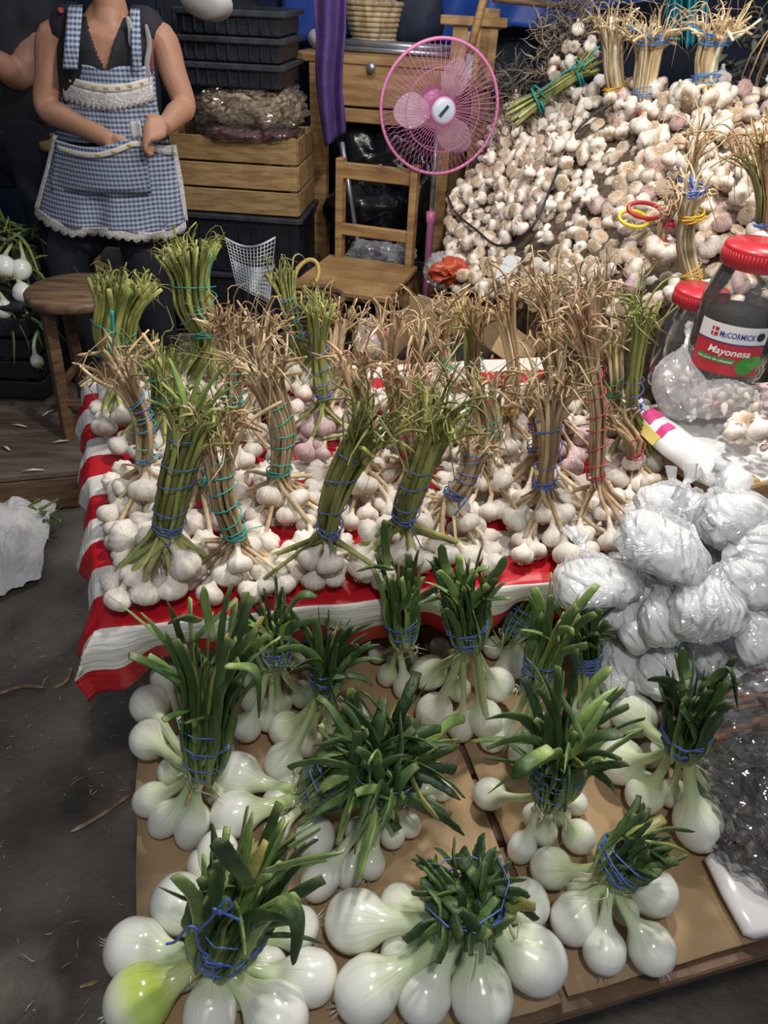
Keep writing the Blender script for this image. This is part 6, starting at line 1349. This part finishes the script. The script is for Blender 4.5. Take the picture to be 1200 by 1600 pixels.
# helper at the left edge
YH = 3.42
def H(x, y, dy=0): return Q(x, y, YH+dy)
hm = thing('person', 'helper in a black short sleeved top and dark trousers, cut by the left photo edge', 'person', V((H(10, 300).x, YH, 0)))
mb = MB(); hsh, hpv = H(40, -8), H(-5, 205); hn = H(20, -60)
mb.sweep([hpv, hpv.lerp(hsh, .5), hsh-V((.06, 0, 0)), hn], [.16, .15, .13, .055], 20, hint=XH, flat=.7)
hh_ = hn+V((-.01, -.02, .16)); mb.rev(hh_, [(.01, -.118), (.055, -.085), (.074, -.03), (.078, .03), (.068, .08), (.005, .118)], 20, sq=(.95, 1.12)); mb.sweep([hn-V((0, 0, .02)), hh_-V((0, 0, .05))], [.055, .05], 16)
mb.sweep([hh_+V((0, -.085, .02)), hh_+V((0, -.108, -.02)), hh_+V((0, -.086, -.032))], [.008, .014, .009], 8)
hs, he, hw = H(62, 14), H(32, 118, -.10), H(-55, 72, -.26)
mb.sweep(cat([hsh, hs, hs.lerp(he, .5), he, he.lerp(hw, .4), hw], 20), list(np.interp(np.linspace(0, 5, 20), range(6), (.06, .068, .064, .055, .050, .030))), 16)
hand(mb, hw, hw+V((-.08, -.02, .05)), V((-.4, -.3, -.8)).normalized(), V((.3, .8, .4)).normalized(), curl=.7)
hs2 = H(-75, 14); mb.sweep(cat([hsh-V((.15, 0, 0)), hs2, hs2+V((-.03, -.08, -.26)), hs2+V((.06, -.3, -.20))], 14), [.06]*5+[.05]*5+[.04, .038, .033, .028], 14)
hand(mb, hs2+V((.06, -.3, -.20)), hs2+V((.10, -.36, -.17)), V((.5, -.2, -.8)).normalized(), V((.3, .8, .4)).normalized(), curl=.7)
mb.build('body', M['skin_dark'], hm, mods=REM(.007))
mb = MB(); mb.rev(hh_+V((0, .02, .025)), [(.03, -.11), (.080, -.08), (.086, .0), (.080, .07), (.05, .104), (.004, .116)], 22, sq=(1, 1.08)); mb.build('hair', M['hair'], hm)
mb = MB(); mb.sweep([hpv-V((0, 0, .05)), hpv, hpv.lerp(hsh, .45), hpv.lerp(hsh, .75), hsh-V((.05, 0, -.0)), hsh-V((.07, 0, -.05))], [.19, .185, .172, .168, .150, .09], 26, hint=XH, flat=.74)
mb.sweep(cat([hsh-V((.03, 0, -.01)), hs+V((0, 0, .01)), hs.lerp(he, .28)], 9), [.075, .078, .08, .08, .08, .08, .08, .078, .076], 18); mb.sweep(cat([hsh-V((.15, 0, -.01)), hs2+V((0, 0, .01)), hs2+V((-.01, -.03, -.09))], 9), .077, 18)
mb.build('shirt', M['blouse'], hm, mods=REM(.010))
mb = MB(); mb.sweep([hpv+V((0, 0, .03)), hpv-V((0, 0, .10)), hpv-V((0, 0, .2))], [.19, .20, .18], 24, hint=XH, flat=.8)
for s, kx_ in ((-1, -60), (1, 48)):
    h = hpv+V((s*.09, 0, -.12)); k = H(kx_, 238, -.22); f = V((k.x, YH-.18, PZ+.05)); mb.sweep(cat([h, h.lerp(k, .6), k, k.lerp(f, .5), f], 18), list(np.interp(np.linspace(0, 4, 18), range(5), (.115, .115, .095, .080, .06))), 18)
mb.build('trousers', M['trousers'], hm, mods=REM(.011))
for s, kx_ in ((-1, -60), (1, 48)): k = H(kx_, 238, -.22); f = V((k.x, YH-.18, PZ)); mb = MB(); mb.sweep([f+V((0, .07, .03)), f+V((0, .0, .038)), f+V((0, -.08, .030)), f+V((0, -.15, .022))], [.034, .040, .040, .024], 14, hint=XH, flat=.75); mb.build('shoe', M['black'], hm)
